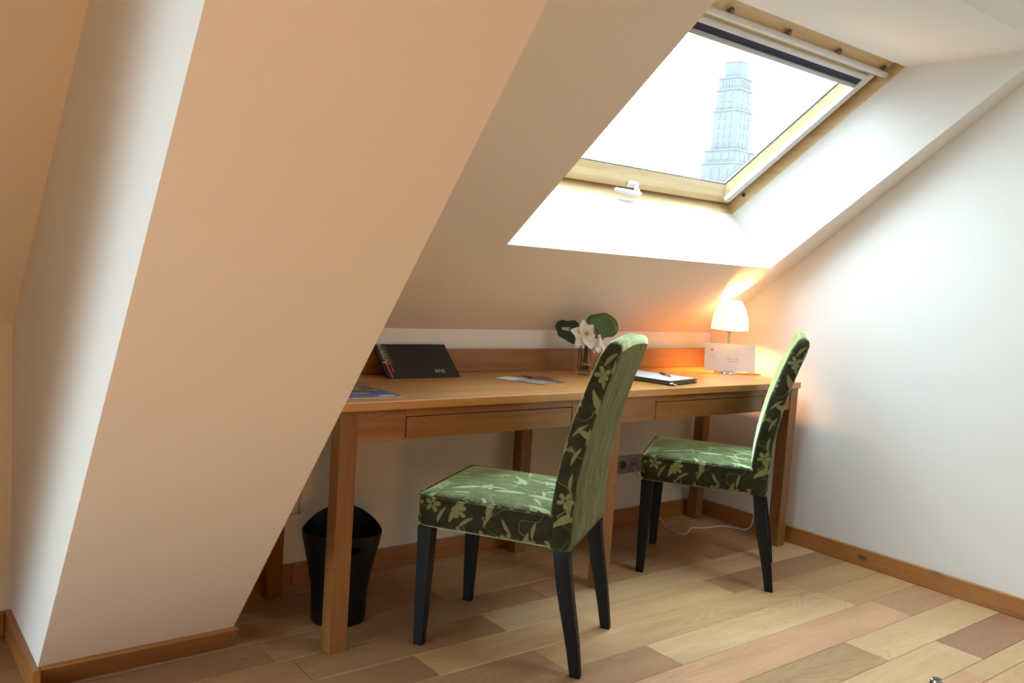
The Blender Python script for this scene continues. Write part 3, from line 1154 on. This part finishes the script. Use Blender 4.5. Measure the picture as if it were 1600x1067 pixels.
b.build('grip_recess', plain('dark_grip_opening', (0.001, 0.001, 0.001), 0.9, **{'Specular_IOR_Level': 0.05}), bn)

# ------------------------------------------------------------------ table lamp
lp = thing('table_lamp', 'lit table lamp with opal glass shade on chrome pole at the desk corner', 'lamp', (3.292, 2.541, DZ))
MB().lathe([(0.0, 0.0), (0.055, 0.0), (0.056, 0.004), (0.054, 0.008), (0.04, 0.011), (0.012, 0.014), (0.0, 0.014)], 40).build('base', M_CHROME, lp, smooth=True)
MB().lathe([(0.0, 0.012), (0.006, 0.012), (0.006, 0.212), (0.0, 0.212)], 20).build('pole', M_CHROME, lp, smooth=True)
MB().lathe([(0.0, 0.190), (0.013, 0.190), (0.014, 0.196), (0.014, 0.205), (0.009, 0.212), (0.009, 0.225), (0.0, 0.225)], 24).build('socket', M_CHROME, lp, smooth=True)
sh = [(0.084, 0.205), (0.085, 0.212), (0.0835, 0.235), (0.079, 0.262), (0.071, 0.290), (0.060, 0.316), (0.048, 0.336), (0.044, 0.341)]
sh_in = [(r_ - 0.003, z) for r_, z in reversed(sh)]
MB().loft([[(r_ * math.cos(2 * PI * i / 48), r_ * math.sin(2 * PI * i / 48), z) for i in range(48)] for r_, z in sh + sh_in], cap=False).build('shade', M_SHADE, lp, smooth=True)
MB().lathe([(0.0, 0.222), (0.012, 0.225), (0.024, 0.245), (0.027, 0.262), (0.022, 0.280), (0.0, 0.288)], 24).build('bulb', M_SHADE, lp, smooth=True)
b = MB()
b.tube([(0.03, -0.045, 0.004), (0.05, -0.075, 0.005), (0.075, -0.055, 0.006), (0.115, -0.045, 0.005), (0.142, -0.06, 0.004), (0.128, -0.10, 0.004), (0.085, -0.098, 0.004), (0.045, -0.062, 0.004)], 0.003, 8)
b.build('cord', M_CABLEG, lp, smooth=True)
pl_ = lamp_point('table_lamp_light', (3.302, 2.559, DZ + 0.265), 55.0, (1.0, 0.46, 0.15), 0.02)

# envelope leaning on the lamp
EA = math.radians(-29)
en = thing('envelope', 'white envelope with a small red mark leaning against the table lamp', 'envelope', (3.283, 2.514, DZ + 0.0125), EA)
EW, EH, LEAN = 0.125, 0.127, math.radians(7)


def ept(x, z, o_=0.0):
    return (x, z * math.sin(LEAN) - o_ * math.cos(LEAN), z * math.cos(LEAN) + o_ * math.sin(LEAN))


b = MB()
b.hexa([ept(-EW, 0, 0.001), ept(EW, 0, 0.001), ept(EW, 0, -0.001), ept(-EW, 0, -0.001), ept(-EW, EH, 0.001), ept(EW, EH, 0.001), ept(EW, EH, -0.001), ept(-EW, EH, -0.001)])
b.build('sheet', M_PAPER, en)
b = MB()
cx_, cz_ = -EW + 0.034, EH - 0.030
b.add([ept(cx_ + 0.0065 * math.cos(a) * (1.2 if math.cos(a) > 0 else 0.8), cz_ + 0.0055 * math.sin(a), 0.0016) for a in [2 * PI * k / 14 for k in range(14)]], [tuple(range(14))])
b.build('red_mark', M_REDINK, en)


def text_mesh(name, txt, size, mat, parent, matrix, bold=0.0):
    cu = bpy.data.curves.new(name, 'FONT')
    cu.body = txt
    cu.size = size
    cu.offset = bold
    cu.align_x = 'CENTER'
    cu.align_y = 'CENTER'
    cu.resolution_u = 3
    o = bpy.data.objects.new(name + '_curve', cu)
    C.objects.link(o)
    bpy.context.view_layer.update()
    me = bpy.data.meshes.new_from_object(o.evaluated_get(bpy.context.evaluated_depsgraph_get()))
    bpy.data.objects.remove(o)
    me.transform(matrix)
    me.materials.clear()
    me.materials.append(mat)
    q = bpy.data.objects.new(name, me)
    C.objects.link(q)
    q.parent = parent
    return q


def frame_m(o, ex, ey):
    ex, ey = Vector(ex).normalized(), Vector(ey).normalized()
    ez = ex.cross(ey)
    m = Matrix.Identity(4)
    for i in range(3):
        m[i][0], m[i][1], m[i][2], m[i][3] = ex[i], ey[i], ez[i], o[i]
    return m


e_ex, e_ey = Vector((1, 0, 0)), Vector(ept(0, 1))


def scribble(name, w, parent, o, ex, ey, mat, h=0.003, seed=1, ink=0.75):
    """a line of print too small to read: short strokes of uneven width, as it shows in the photograph"""
    r_ = random.Random(seed)
    ex, ey = Vector(ex).normalized(), Vector(ey).normalized()
    b = MB()
    x = -w / 2
    while x < w / 2:
        l = r_.uniform(0.0012, 0.0032)
        hh = h * r_.uniform(0.55, 1.0)
        if r_.random() < ink:
            p = Vector(o) + ex * x
            b.add([p, p + ex * l, p + ex * l + ey * hh, p + ey * hh], [(0, 1, 2, 3)])
        x += l + 0.0011
    return b.build(name, mat, parent)


scribble('address_line', 0.056, en, ept(0.012, 0.056, 0.0016), e_ex, e_ey, M_INK, 0.0035, 3)
scribble('address_line', 0.056, en, ept(0.012, 0.045, 0.0016), e_ex, e_ey, M_INK, 0.0035, 4)
scribble('letterhead_line', 0.036, en, ept(cx_, cz_ - 0.022, 0.0016), e_ex, e_ey, M_CREAM, 0.0024, 5)
scribble('letterhead_line', 0.026, en, ept(cx_, cz_ - 0.031, 0.0016), e_ex, e_ey, M_INK, 0.0024, 6)

# ------------------------------------------------------------------ black presentation folder
bf0 = Vector((1.542, 2.650, DZ))
bfa = math.atan2(2.641 - 2.650, 1.846 - 1.542)
bf = thing('presentation_folder', 'black card folder with Amiens lettering leaning on the desk backsplash', 'folder', bf0, bfa)
BW, BHH = 0.306, 0.170
BLn = math.atan2(0.130, 0.108)


def bpt(x, h, o_=0.0):
    return (x, h * math.sin(BLn) - o_ * math.cos(BLn), h * math.cos(BLn) + o_ * math.sin(BLn))


b = MB()
for o0, o1 in ((0.0, 0.0022), (-0.006, -0.0038)):
    b.hexa([bpt(0, 0, o1), bpt(BW, 0, o1), bpt(BW, 0, o0), bpt(0, 0, o0), bpt(0, BHH, o1), bpt(BW, BHH, o1), bpt(BW, BHH, o0), bpt(0, BHH, o0)])
b.box(0.0, 0.002, 0.0, 0.0005, 0.0, 0.0005)
b.build('cover', M_BLACKC, bf)
bx, by = Vector((1, 0, 0)), Vector(bpt(0, 1))
text_mesh('title_print', 'Amiens', 0.034, M_CREAM, bf, frame_m(bpt(0.020, 0.118, 0.003), by, -bx), 0.0)
b = MB()
b.add([bpt(0.016, 0.002, 0.003), bpt(0.023, 0.002, 0.003), bpt(0.023, 0.074, 0.003), bpt(0.016, 0.074, 0.003)], [(0, 1, 2, 3)])
b.build('pink_bar', M_PINK, bf)
scribble('subtitle_print', 0.125, bf, bpt(0.036, 0.093, 0.003), by, -bx, M_CREAM, 0.004, 8, 0.85)
scribble('subtitle_print', 0.085, bf, bpt(0.044, 0.118, 0.003), by, -bx, M_CREAM, 0.0025, 9, 0.85)
text_mesh('corner_print', 'ans', 0.034, M_CREAM, bf, frame_m(bpt(0.228, 0.034, 0.003), bx, by), 0.0)


# ------------------------------------------------------------------ printed papers on the desk
def photo_mat(name, stops, scale=30, rough=0.3):
    t = NT(name)
    c = t.coord()
    f = t.noise(t.mapping(c, (1, 1.4, 1)), scale, 3, 0.6, 0.4)
    t.set(Base_Color=t.ramp(f, stops, 'LINEAR'), Roughness=rough)
    return t.m


M_PH1 = photo_mat('cathedral_photo_print', [(0.30, (0.03, 0.025, 0.03)), (0.45, (0.20, 0.15, 0.14)), (0.55, (0.65, 0.60, 0.55)), (0.68, (0.16, 0.11, 0.11))], 60)
M_PH2 = photo_mat('brown_photo_print', [(0.3, (0.10, 0.055, 0.05)), (0.7, (0.17, 0.11, 0.10))], 25)
M_PH3 = photo_mat('stone_photo_print', [(0.40, (0.05, 0.035, 0.03)), (0.52, (0.12, 0.09, 0.07)), (0.60, (0.50, 0.45, 0.40)), (0.75, (0.4, 0.36, 0.33))], 11)
M_BLUE = plain('blue_print', (0.035, 0.085, 0.27), 0.3)
M_BLUE2 = plain('bright_blue_print', (0.05, 0.10, 0.45), 0.3)
M_RED = plain('red_print', (0.55, 0.07, 0.05), 0.4)


def sheet(parent, name, x0, x1, y0, y1, z0, z1, mat):
    return MB().box(x0, x1, y0, y1, z0, z1).build(name, mat, parent)


# blue brochure at the left end of the desk, mostly behind the pier
br = thing('brochure', 'blue brochure with photo cover at the left end of the desk', 'brochure', (1.377, 2.278, DZ), math.radians(-2))
sheet(br, 'pages', -0.21, 0, 0, 0.297, 0, 0.0025, M_PAPER)
sheet(br, 'blue_cover', -0.21, 0, 0, 0.105, 0.0025, 0.0030, M_BLUE)
sheet(br, 'photo_cover', -0.21, 0, 0.105, 0.297, 0.0025, 0.0030, M_PH3)
scribble('print_line', 0.10, br, (-0.115, 0.066, 0.0032), (1, 0, 0), (0, 1, 0), M_PAPER, 0.016, 21)
scribble('print_line', 0.11, br, (-0.105, 0.024, 0.0032), (1, 0, 0), (0, 1, 0), M_PAPER, 0.010, 22)
b = MB()
b.add([(-0.085, 0.004, 0.0032), (-0.012, 0.010, 0.0032), (-0.02, 0.028, 0.0032), (-0.05, 0.026, 0.0032)], [(0, 1, 2, 3)])
b.build('white_flash', M_PAPER, br)

# brown leaflet, under the white-ended one
a2 = math.atan2(2.412 - 2.589, 2.174 - 2.232)
lf2 = thing('leaflet', 'brown photo leaflet lying under the white ended leaflet', 'leaflet', (2.232, 2.589, DZ), a2)
sheet(lf2, 'page', 0, 0.188, -0.103, 0, 0, 0.0008, M_PAPER)
sheet(lf2, 'photo_print', 0, 0.188, -0.103, 0, 0.0008, 0.0012, M_PH2)
b = MB()
b.tube([(0.0, -0.110, 0.003), (0.03, -0.10, 0.004), (0.05, -0.085, 0.003)], 0.0015, 5)
b.build('fold_edge', M_RUBBER, lf2)
a1 = math.atan2(2.394 - 2.580, 2.051 - 1.963)
lf = thing('leaflet', 'photo leaflet with a white end and blue stripe, uppermost on the desk', 'leaflet', (1.963, 2.580, DZ + 0.0014), a1)
sheet(lf, 'page', 0, 0.207, 0, 0.10, 0, 0.0012, M_PAPER)
sheet(lf, 'blue_stripe', 0.082, 0.125, 0, 0.022, 0.0012, 0.0016, M_BLUE2)
sheet(lf, 'photo_print', 0.082, 0.198, 0.022, 0.10, 0.0012, 0.0016, M_PH1)
sheet(lf, 'photo_print', 0.125, 0.198, 0, 0.022, 0.0012, 0.0016, M_PH1)
sheet(lf, 'red_stripe', 0.198, 0.207, 0, 0.10, 0.0012, 0.0016, M_RED)

# leather organiser with a sheet and a pen
og = thing('organizer', 'black zipped leather organizer lying on the desk left of the lamp', 'organizer', (2.598, 2.258, DZ), math.radians(13))
OW, OL = 0.212, 0.33
b = MB()
b.box(0, OW, 0, OL, 0.0, 0.0055).box(0, OW, 0, OL, 0.0115, 0.018)
b.build('cover', M_LEATH, og, bevel=0.002)
b = MB()
b.box(0.004, OW - 0.008, 0.004, OL - 0.004, 0.0056, 0.0114)
b.build('pages', plain('brown_page_edge', (0.30, 0.19, 0.12), 0.8), og)
b = MB()
b.tube([(0.006, -0.001, 0.009), (-0.006, -0.004, 0.011), (-0.012, 0.004, 0.010)], 0.0028, 8)
b.tube([(-0.006, -0.004, 0.011), (0.006, -0.016, 0.005), (0.012, -0.022, 0.002)], 0.0022, 8)
b.build('zip_pull', M_CHROME, og, smooth=True)
ps = MB().box(0.003, OW - 0.002, 0.012, OL - 0.01, 0, 0.0012).build('paper_sheet', M_PAPER)
ps.location = (2.598, 2.258, DZ + 0.0182)
ps.rotation_euler = (0, 0, math.radians(13))
tag(ps, 'white sheet of paper lying on the black organizer', 'paper')
p0, p1 = Vector((2.748, 2.462, DZ + 0.0236)), Vector((2.688, 2.345, DZ + 0.0236))
pen = thing('pen', 'slim dark ballpoint pen lying on the white sheet', 'pen', p0)
dv = p1 - p0
b = MB()
b.tube([dv * 0.0, dv * 0.03, dv * 0.55], [0.003, 0.004, 0.004], 10)
b.build('barrel', plain('bronze_metal', (0.10, 0.05, 0.035), 0.25, 0.8), pen, smooth=True)
b = MB()
b.tube([dv * 0.555, dv * 0.9, dv * 1.0], [0.0042, 0.004, 0.0012], 10)
b.build('tip', M_CHROME, pen, smooth=True)
b = MB()
b.tube([dv * 0.02 + Vector((0, 0, 0.0045)), dv * 0.3 + Vector((0, 0, 0.0055))], 0.001, 6)
b.build('clip', M_CHROME, pen)

# ------------------------------------------------------------------ vase, lilies, leaves
VX, VY = 2.452, 2.620
vs_ = thing('vase', 'straight clear glass vase tied with twine on the desk', 'vase', (VX, VY, DZ))
pr = [(0.0, 0.0), (0.026, 0.0), (0.0272, 0.003), (0.0275, 0.108), (0.0265, 0.1085), (0.0252, 0.107), (0.0250, 0.014), (0.0, 0.012)]
MB().lathe(pr, 36).build('glass', M_VASE, vs_, smooth=50)
MB().lathe([(0.0, 0.0125), (0.0245, 0.0145), (0.0245, 0.045), (0.0, 0.045)], 30).build('water', M_WATER, vs_, smooth=50)
b = MB()
pts = []
for i in range(90):
    a = 2 * PI * i / 22
    pts.append((0.0288 * math.cos(a), 0.0288 * math.sin(a), 0.040 + 0.012 * (i / 90) + 0.002 * math.sin(i * 0.9)))
b.tube(pts, 0.0012, 6)
b.tube([(0.0288, -0.003, 0.046), (0.04, -0.012, 0.056), (0.048, -0.018, 0.072)], 0.0009, 5)
b.tube([(0.0288, -0.003, 0.044), (0.042, -0.008, 0.036), (0.047, -0.012, 0.040)], 0.0009, 5)
b.build('twine', M_TWINE, vs_, smooth=True)
VB = Vector((VX, VY, DZ))
RTv = Vector((0.787, -0.614, 0.066))            # directions across and towards the viewer, used to turn the blooms
FWv = Vector((0.617, 0.783, -0.08))
UPv = Vector((-0.003, 0.104, 0.995))


def petal(base, direc, normal, length, width, curl, name='petal', parent=None, mat=None, cup=0.25):
    direc = Vector(direc).normalized()
    normal = Vector(normal).normalized()
    sidev = direc.cross(normal).normalized()
    normal = sidev.cross(direc).normalized()
    nu, nv = 12, 6
    V, Fc, UV = [], [], []
    for k in range(2):
        for i in range(nu + 1):
            u = i / nu
            w_ = width * (math.sin(PI * min(1, u ** 0.75)) ** 0.8 * 0.92 + 0.10 * (1 - u))
            for j in range(nv + 1):
                v = j / nv * 2 - 1
                cz = curl * length * u * u + cup * w_ * v * v - k * 0.0009
                p = Vector(base) + direc * (length * (u - 0.25 * abs(curl) * u * u)) + sidev * (w_ * v) + normal * cz
                V.append(p)
    st = (nu + 1) * (nv + 1)
    for k in range(2):
        for i in range(nu):
            for j in range(nv):
                a = k * st + i * (nv + 1) + j
                q = (a, a + 1, a + nv + 2, a + nv + 1)
                Fc.append(q if k == 0 else q[::-1])
    me = bpy.data.meshes.new(name)
    me.from_pydata([tuple(p) for p in V], [], Fc)
    uvl = me.uv_layers.new(name='UVMap')
    for p in me.polygons:
        p.use_smooth = True
        for li in p.loop_indices:
            vi = me.loops[li].vertex_index % st
            uvl.data[li].uv = ((vi % (nv + 1)) / nv, (vi // (nv + 1)) / nu)
    me.materials.append(mat or M_PETAL)
    o = bpy.data.objects.new(name, me)
    C.objects.link(o)
    o.parent = parent
    return o


# open lily facing the viewer
stemr = 0.0034
ly = thing('lily', 'open white lily facing the room, leaning over the vase rim', 'flower', VB)
fc = VB + RTv * (-0.008) - FWv * 0.045 + Vector((0, 0, 0.168)) - VB
b = MB()
b.tube([(0.004, 0.004, 0.018), (0.006, 0.003, 0.07), (0.004, 0.0, 0.125), fc + FWv * 0.03 + Vector((0, 0, -0.01)), fc + FWv * 0.008], [stemr, stemr, stemr, 0.0036, 0.006], 10)
b.build('stem', M_STEM, ly, smooth=True)
facing = (-FWv + Vector((0, 0, 0.10)) + RTv * 0.25).normalized()
for k, (ad, ln) in enumerate(((100, 0.064), (50, 0.056), (165, 0.066), (-8, 0.046), (-68, 0.070), (-128, 0.066))):
    a = math.radians(ad)
    dd = RTv * math.cos(a) + UPv * math.sin(a)
    petal(fc, (dd + facing * 0.45), facing, ln, 0.023, -0.22, 'petal', ly)
b = MB()
for k in range(6):
    a = 2 * PI * k / 6
    e_ = fc + facing * 0.034 + (RTv * math.cos(a) + UPv * math.sin(a)) * 0.009
    b.tube([fc + facing * 0.004, fc + facing * 0.02 + (e_ - fc) * 0.15, e_], 0.0010, 5)
b.build('filaments', M_STEM, ly)
b = MB()
for k in range(6):
    a = 2 * PI * k / 6
    e_ = fc + facing * 0.034 + (RTv * math.cos(a) + UPv * math.sin(a)) * 0.009
    b.tube([e_ - RTv * 0.004, e_, e_ + RTv * 0.004], [0.001, 0.0022, 0.001], 6)
b.build('anthers', M_YELL, ly, smooth=True)

# second lily, hanging trumpet to the right
l2 = thing('lily', 'drooping white lily trumpet hanging right of the vase', 'flower', VB)
st0 = VB + RTv * 0.012 - VB
top_ = RTv * 0.018 + Vector((0, 0, 0.200)) - FWv * 0.02
knee = RTv * 0.045 + Vector((0, 0, 0.185)) - FWv * 0.035
bs = RTv * 0.052 + Vector((0, 0, 0.168)) - FWv * 0.038
b = MB()
b.tube([(0.010, -0.006, 0.018), RTv * 0.013 + Vector((0, 0, 0.1)), RTv * 0.012 + Vector((0, 0, 0.17)) - FWv * 0.012, top_ + RTv * 0.006, knee, bs], [stemr] * 5 + [0.0055], 10)
b.build('stem', M_STEM, l2, smooth=True)
dn = (Vector((0, 0, -1)) + RTv * 0.12 - FWv * 0.15).normalized()
s1 = dn.orthogonal().normalized()
s2 = dn.cross(s1)
b = MB()
rings = []
for u, r_ in ((0, 0.005), (0.25, 0.008), (0.5, 0.012), (0.75, 0.017), (1, 0.021)):
    rings.append([bs + dn * (0.055 * u) + (s1 * math.cos(2 * PI * i / 24) + s2 * math.sin(2 * PI * i / 24)) * r_ * (1 + 0.08 * math.cos(6 * PI * i / 12)) for i in range(24)])
rin = [[bs + (p - bs) * 0.985 for p in rg] for rg in reversed(rings)]
b.loft(rings + rin, cap=False)
b.build('trumpet', plain('white_lily_tube', (0.80, 0.78, 0.68), 0.5), l2, smooth=True)
e0 = bs + dn * 0.050
for k in range(6):
    a = 2 * PI * k / 6 + 0.2
    rd = s1 * math.cos(a) + s2 * math.sin(a)
    petal(e0 + rd * 0.016, dn * 0.75 + rd * 0.75, rd * 0.7 - dn * 0.6, 0.034, 0.0125, -0.25, 'petal', l2)


def leaf(outline, origin, ex, ey, bend, name, parent, mat, hole=None):
    """outline: closed list of (u,v); filled as a ring grid around its centre, both faces, slightly cupped"""
    ex, ey = Vector(ex).normalized(), Vector(ey).normalized()
    ez = ex.cross(ey).normalized()
    N = len(outline)
    cu = sum(p[0] for p in outline) / N
    cv = sum(p[1] for p in outline) / N
    lv = [0.0, 0.25, 0.5, 0.75, 1.0] if hole is None else [hole, 0.5, 0.75, 1.0]
    V, UV = [], []
    for k in range(2):
        for q in lv:
            for (u, v) in outline:
                uu, vv_ = cu + (u - cu) * max(q, 0.001), cv + (v - cv) * max(q, 0.001)
                if hole is not None and q == lv[0]:
                    uu, vv_ = cu - 0.004 + (u - cu) * hole * 1.15, cv + 0.006 + (v - cv) * hole * 0.45
                z = bend * ((uu - cu) ** 2 + 0.5 * (vv_ - cv) ** 2) - 0.9 * bend * 0.03 * abs(uu - cu) - k * 0.0011
                V.append(Vector(origin) + ex * uu + ey * vv_ + ez * z)
                UV.append((uu * 12, vv_ * 12))
    Fc = []
    st = len(lv) * N
    for k in range(2):
        for q in range(len(lv) - 1):
            for i in range(N):
                j = (i + 1) % N
                a = (k * st + q * N + i, k * st + q * N + j, k * st + (q + 1) * N + j, k * st + (q + 1) * N + i)
                Fc.append(a if k == 0 else a[::-1])
    for i in range(N):
        j = (i + 1) % N
        Fc.append(((len(lv) - 1) * N + i, (len(lv) - 1) * N + j, st + (len(lv) - 1) * N + j, st + (len(lv) - 1) * N + i))
    me = bpy.data.meshes.new(name)
    me.from_pydata([tuple(p) for p in V], [], Fc)
    uvl = me.uv_layers.new(name='UVMap')
    for p in me.polygons:
        p.use_smooth = True
        for li in p.loop_indices:
            uvl.data[li].uv = UV[me.loops[li].vertex_index]
    me.materials.append(mat)
    o = bpy.data.objects.new(name, me)
    C.objects.link(o)
    o.parent = parent
    return o


def smooth_outline(pts, n=6):
    out = []
    m = len(pts)
    for i in range(m):
        p0_, p1_, p2_, p3_ = pts[i - 1], pts[i], pts[(i + 1) % m], pts[(i + 2) % m]
        for k in range(n):
            t_ = k / n
            out.append(tuple(0.5 * (2 * p1_[c] + (p2_[c] - p0_[c]) * t_ + (2 * p0_[c] - 5 * p1_[c] + 4 * p2_[c] - p3_[c]) * t_ ** 2 + (3 * p1_[c] - p0_[c] - 3 * p2_[c] + p3_[c]) * t_ ** 3) for c in (0, 1)))
    return out


PXM = 1 / 375.0


def pix(lst, cx, cy):
    return [((x - cx) * PXM, -(y - cy) * PXM) for x, y in lst]


big = pix([(916, 509), (915, 500), (917, 494), (923, 489), (932, 487), (946, 485), (953, 488), (961, 494), (966, 503), (966.5, 513), (963, 520), (957, 524), (948, 525), (943, 527), (941.5, 531), (940.5, 536), (938.5, 532), (935, 529), (928, 525), (922, 519)], 909, 585)
bl_ = thing('leaf', 'large heart shaped green leaf standing right in the vase', 'leaf', VB)
exv = (RTv + FWv * 0.15).normalized()
eyv = (UPv + FWv * 0.25).normalized()
leaf(smooth_outline(big), Vector((0, 0, 0)) + FWv * -0.03, exv, eyv, 1.6, 'blade', bl_, M_LEAF)
b = MB()
b.tube([(-0.004, -0.006, 0.018), RTv * 0.008 + Vector((0, 0, 0.1)), RTv * 0.012 + Vector((0, 0, 0.19)) + FWv * 0.004, RTv * 0.03 + Vector((0, 0, 0.212)) + FWv * 0.012], 0.003, 8)
b.build('stalk', M_STEM, bl_, smooth=True)
small = pix([(905, 506), (900, 499), (894, 498), (886, 499), (880, 497), (875, 497), (869, 503), (867, 508), (870, 516), (872, 523), (879, 527), (887, 532), (892, 535), (897, 536), (899, 527), (896, 517)], 909, 585)
sl_ = thing('leaf', 'dark split green leaf standing left in the vase', 'leaf', VB)
leaf(smooth_outline(small), FWv * 0.012, (RTv - FWv * 0.1), (UPv + FWv * 0.2), 2.2, 'blade', sl_, M_LEAFD, 0.36)
b = MB()
b.tube([(-0.010, 0.004, 0.018), (-0.010, 0.004, 0.09), RTv * -0.02 + Vector((0, 0, 0.15)) + FWv * 0.02, RTv * -0.045 + Vector((0, 0, 0.175)) + FWv * 0.035], 0.0028, 8)
b.build('stalk', M_STEM, sl_, smooth=True)

# ------------------------------------------------------------------ sockets and cables
so = thing('wall_socket', 'satin grey triple power socket strip on the knee wall under the desk', 'socket', (2.993, YB, 0.290))
MB().box(-0.112, 0.112, -0.009, 0, -0.0425, 0.0425).build('cover_plate', M_SOCK, so, bevel=0.004, seg=3, smooth=True)
for k, dx in enumerate((-0.0735, 0.0, 0.0735)):
    b = MB()
    rg = lambda r_, y: [(dx + r_ * math.cos(2 * PI * i / 32), y, r_ * math.sin(2 * PI * i / 32)) for i in range(32)]
    b.loft([rg(0.0245, -0.0085), rg(0.0245, -0.0115), rg(0.0205, -0.0115), rg(0.0200, -0.0092)], cap=False)
    ringo = b.build('socket_ring', M_SOCK, so, smooth=True)
    b = MB()
    b.loft([rg(0.0200, -0.0091), rg(0.0200, -0.0095)])
    b.build('socket_well', M_DKHOLE if k == 0 else M_SOCK, ringo)
    if k == 0:
        b = MB()
        for q in (-0.0095, 0.0095):
            b.tube([(dx + q, -0.0092, 0), (dx + q, -0.0102, 0)], 0.0026, 10)
        b.build('contact', M_RUBBER, ringo)
    else:
        b = MB()
        b.box(dx - 0.020, dx + 0.020, -0.0105, -0.0093, -0.002, 0.0012)
        b.box(dx - 0.005, dx + 0.005, -0.0108, -0.0093, -0.014, -0.004)
        b.build('jack_slot', M_RUBBER, ringo)
cb = MB()
pts = [(2.985, 2.796, 0.282), (3.0, 2.785, 0.25), (3.05, 2.775, 0.17), (3.12, 2.775, 0.06), (3.165, 2.76, 0.012), (3.160, 2.735, 0.004), (3.103, 2.664, 0.004), (3.085, 2.58, 0.004), (3.098, 2.546, 0.004), (3.16, 2.572, 0.004), (3.215, 2.600, 0.004), (3.27, 2.570, 0.004), (3.35, 2.560, 0.004), (3.405, 2.525, 0.004), (3.425, 2.475, 0.004), (3.455, 2.462, 0.006), (3.462, 2.44, 0.05), (3.464, 2.42, 0.30), (3.464, 2.43, 0.60), (3.45, 2.47, 0.735)]


def catmull(P, n=6):
    P = [Vector(p) for p in P]
    out = []
    for i in range(len(P) - 1):
        a, b_, c_, d_ = P[max(0, i - 1)], P[i], P[i + 1], P[min(len(P) - 1, i + 2)]
        for k in range(n):
            t_ = k / n
            out.append(0.5 * (2 * b_ + (c_ - a) * t_ + (2 * a - 5 * b_ + 4 * c_ - d_) * t_ ** 2 + (3 * b_ - a - 3 * c_ + d_) * t_ ** 3))
    out.append(P[-1])
    return out


cb.tube(catmull(pts), 0.0032, 8)
tag(cb.build('power_cable', M_CABLEW, smooth=True), 'thin white power cable snaking over the floor under the desk', 'cable')

# ------------------------------------------------------------------ dark post whose silver-ringed top just enters the frame
po = thing('stand_post', 'dark metal post with silver ring cap at the bottom right edge', 'stand', (1.523, 0.666, 0))
MB().lathe([(0.0, 0.0), (0.11, 0.0), (0.11, 0.008), (0.10, 0.012), (0.0, 0.014)], 36).build('foot', M_LEG, po, smooth=50)
MB().lathe([(0.0, 0.012), (0.0118, 0.012), (0.0118, 0.488), (0.0108, 0.493), (0.0, 0.493)], 28).build('tube', plain('gunmetal', (0.06, 0.055, 0.05), 0.35, 0.6), po, smooth=50)
MB().lathe([(0.0082, 0.492), (0.0106, 0.493), (0.0098, 0.4985), (0.0082, 0.4990)], 28).build('ring', M_CHROME, po, smooth=True)
MB().lathe([(0.0, 0.492), (0.0082, 0.492), (0.0082, 0.4985), (0.004, 0.4995), (0.0, 0.4995)], 28).build('cap', plain('blue_black_cap', (0.03, 0.035, 0.05), 0.2), po, smooth=50)

# ------------------------------------------------------------------ far tower seen through the skylight
def stone():
    t = NT('hazy_grey_stone')
    c = t.coord()
    f = t.noise(c, 0.35, 4, 0.6)
    t.set(Base_Color=t.mix(f, (0.096, 0.095, 0.090), (0.104, 0.103, 0.098)), Roughness=0.9)
    return t.m


M_TOW = stone()
M_TWIN = plain('tower_window_recess', (0.086, 0.090, 0.090), 0.6)
TD = 300.0
tw = thing('tower', 'pale stepped concrete tower fading in haze beyond the skylight', 'tower', (0.781 * TD, 0.624 * TD, -14), math.atan2(0.624, 0.781) + math.radians(58))
ZT = 14 + 1.16


def oct_ring(h, ch, z):
    a, c_ = h, h - ch
    return [(a, -c_, z), (a, c_, z), (c_, a, z), (-c_, a, z), (-a, c_, z), (-a, -c_, z), (-c_, -a, z), (c_, -a, z)]


def tier(name, h, ch, z0, z1, win=None, lip=0.25, mat=None):
    b = MB()
    b.loft([oct_ring(h, ch, z0), oct_ring(h, ch, z1 - 0.5), oct_ring(h + lip, ch, z1 - 0.5), oct_ring(h + lip, ch, z1)])
    o = b.build(name, mat or M_TOW, tw)
    if win:
        nc, nr, ww = win
        span = 2 * (h - ch) * 0.82
        hh = (z1 - z0 - 0.9) / nr
        for face in range(4):
            m = Matrix.Rotation(face * PI / 2, 4, 'Z')
            for i in range(nc):
                for j in range(nr):
                    x = -span / 2 + span * (i + 0.5) / nc
                    z = z0 + 0.4 + hh * (j + 0.15)
                    wv = span / nc * ww / 2
                    bb_ = MB().box(x - wv, x + wv, h - 0.15, h + 0.12, z, z + hh * 0.62)
                    bb_.v = [m @ p for p in bb_.v]
                    bb_.build('tower_window', M_TWIN, o)
    return o


k_ = 1.0
tier('base_tier', 7.0, 1.1, 0, ZT + 33.0)
tier('lower_tier', 6.7, 1.0, ZT + 33.0, ZT + 40.2, (3, 1, 0.55))
tier('corner_tier', 6.3, 1.0, ZT + 40.2, ZT + 44.5, (3, 1, 0.6))
tier('main_tier', 4.9, 0.9, ZT + 44.5, ZT + 57.5, (3, 4, 0.4))
tier('upper_tier', 4.5, 0.8, ZT + 57.5, ZT + 64.3, (2, 3, 0.4))
tier('crown_tier', 4.1, 0.8, ZT + 64.3, ZT + 68.2, (5, 1, 0.5))
tier('lantern', 3.0, 0.9, ZT + 68.2, ZT + 73.5, None, 0.1)
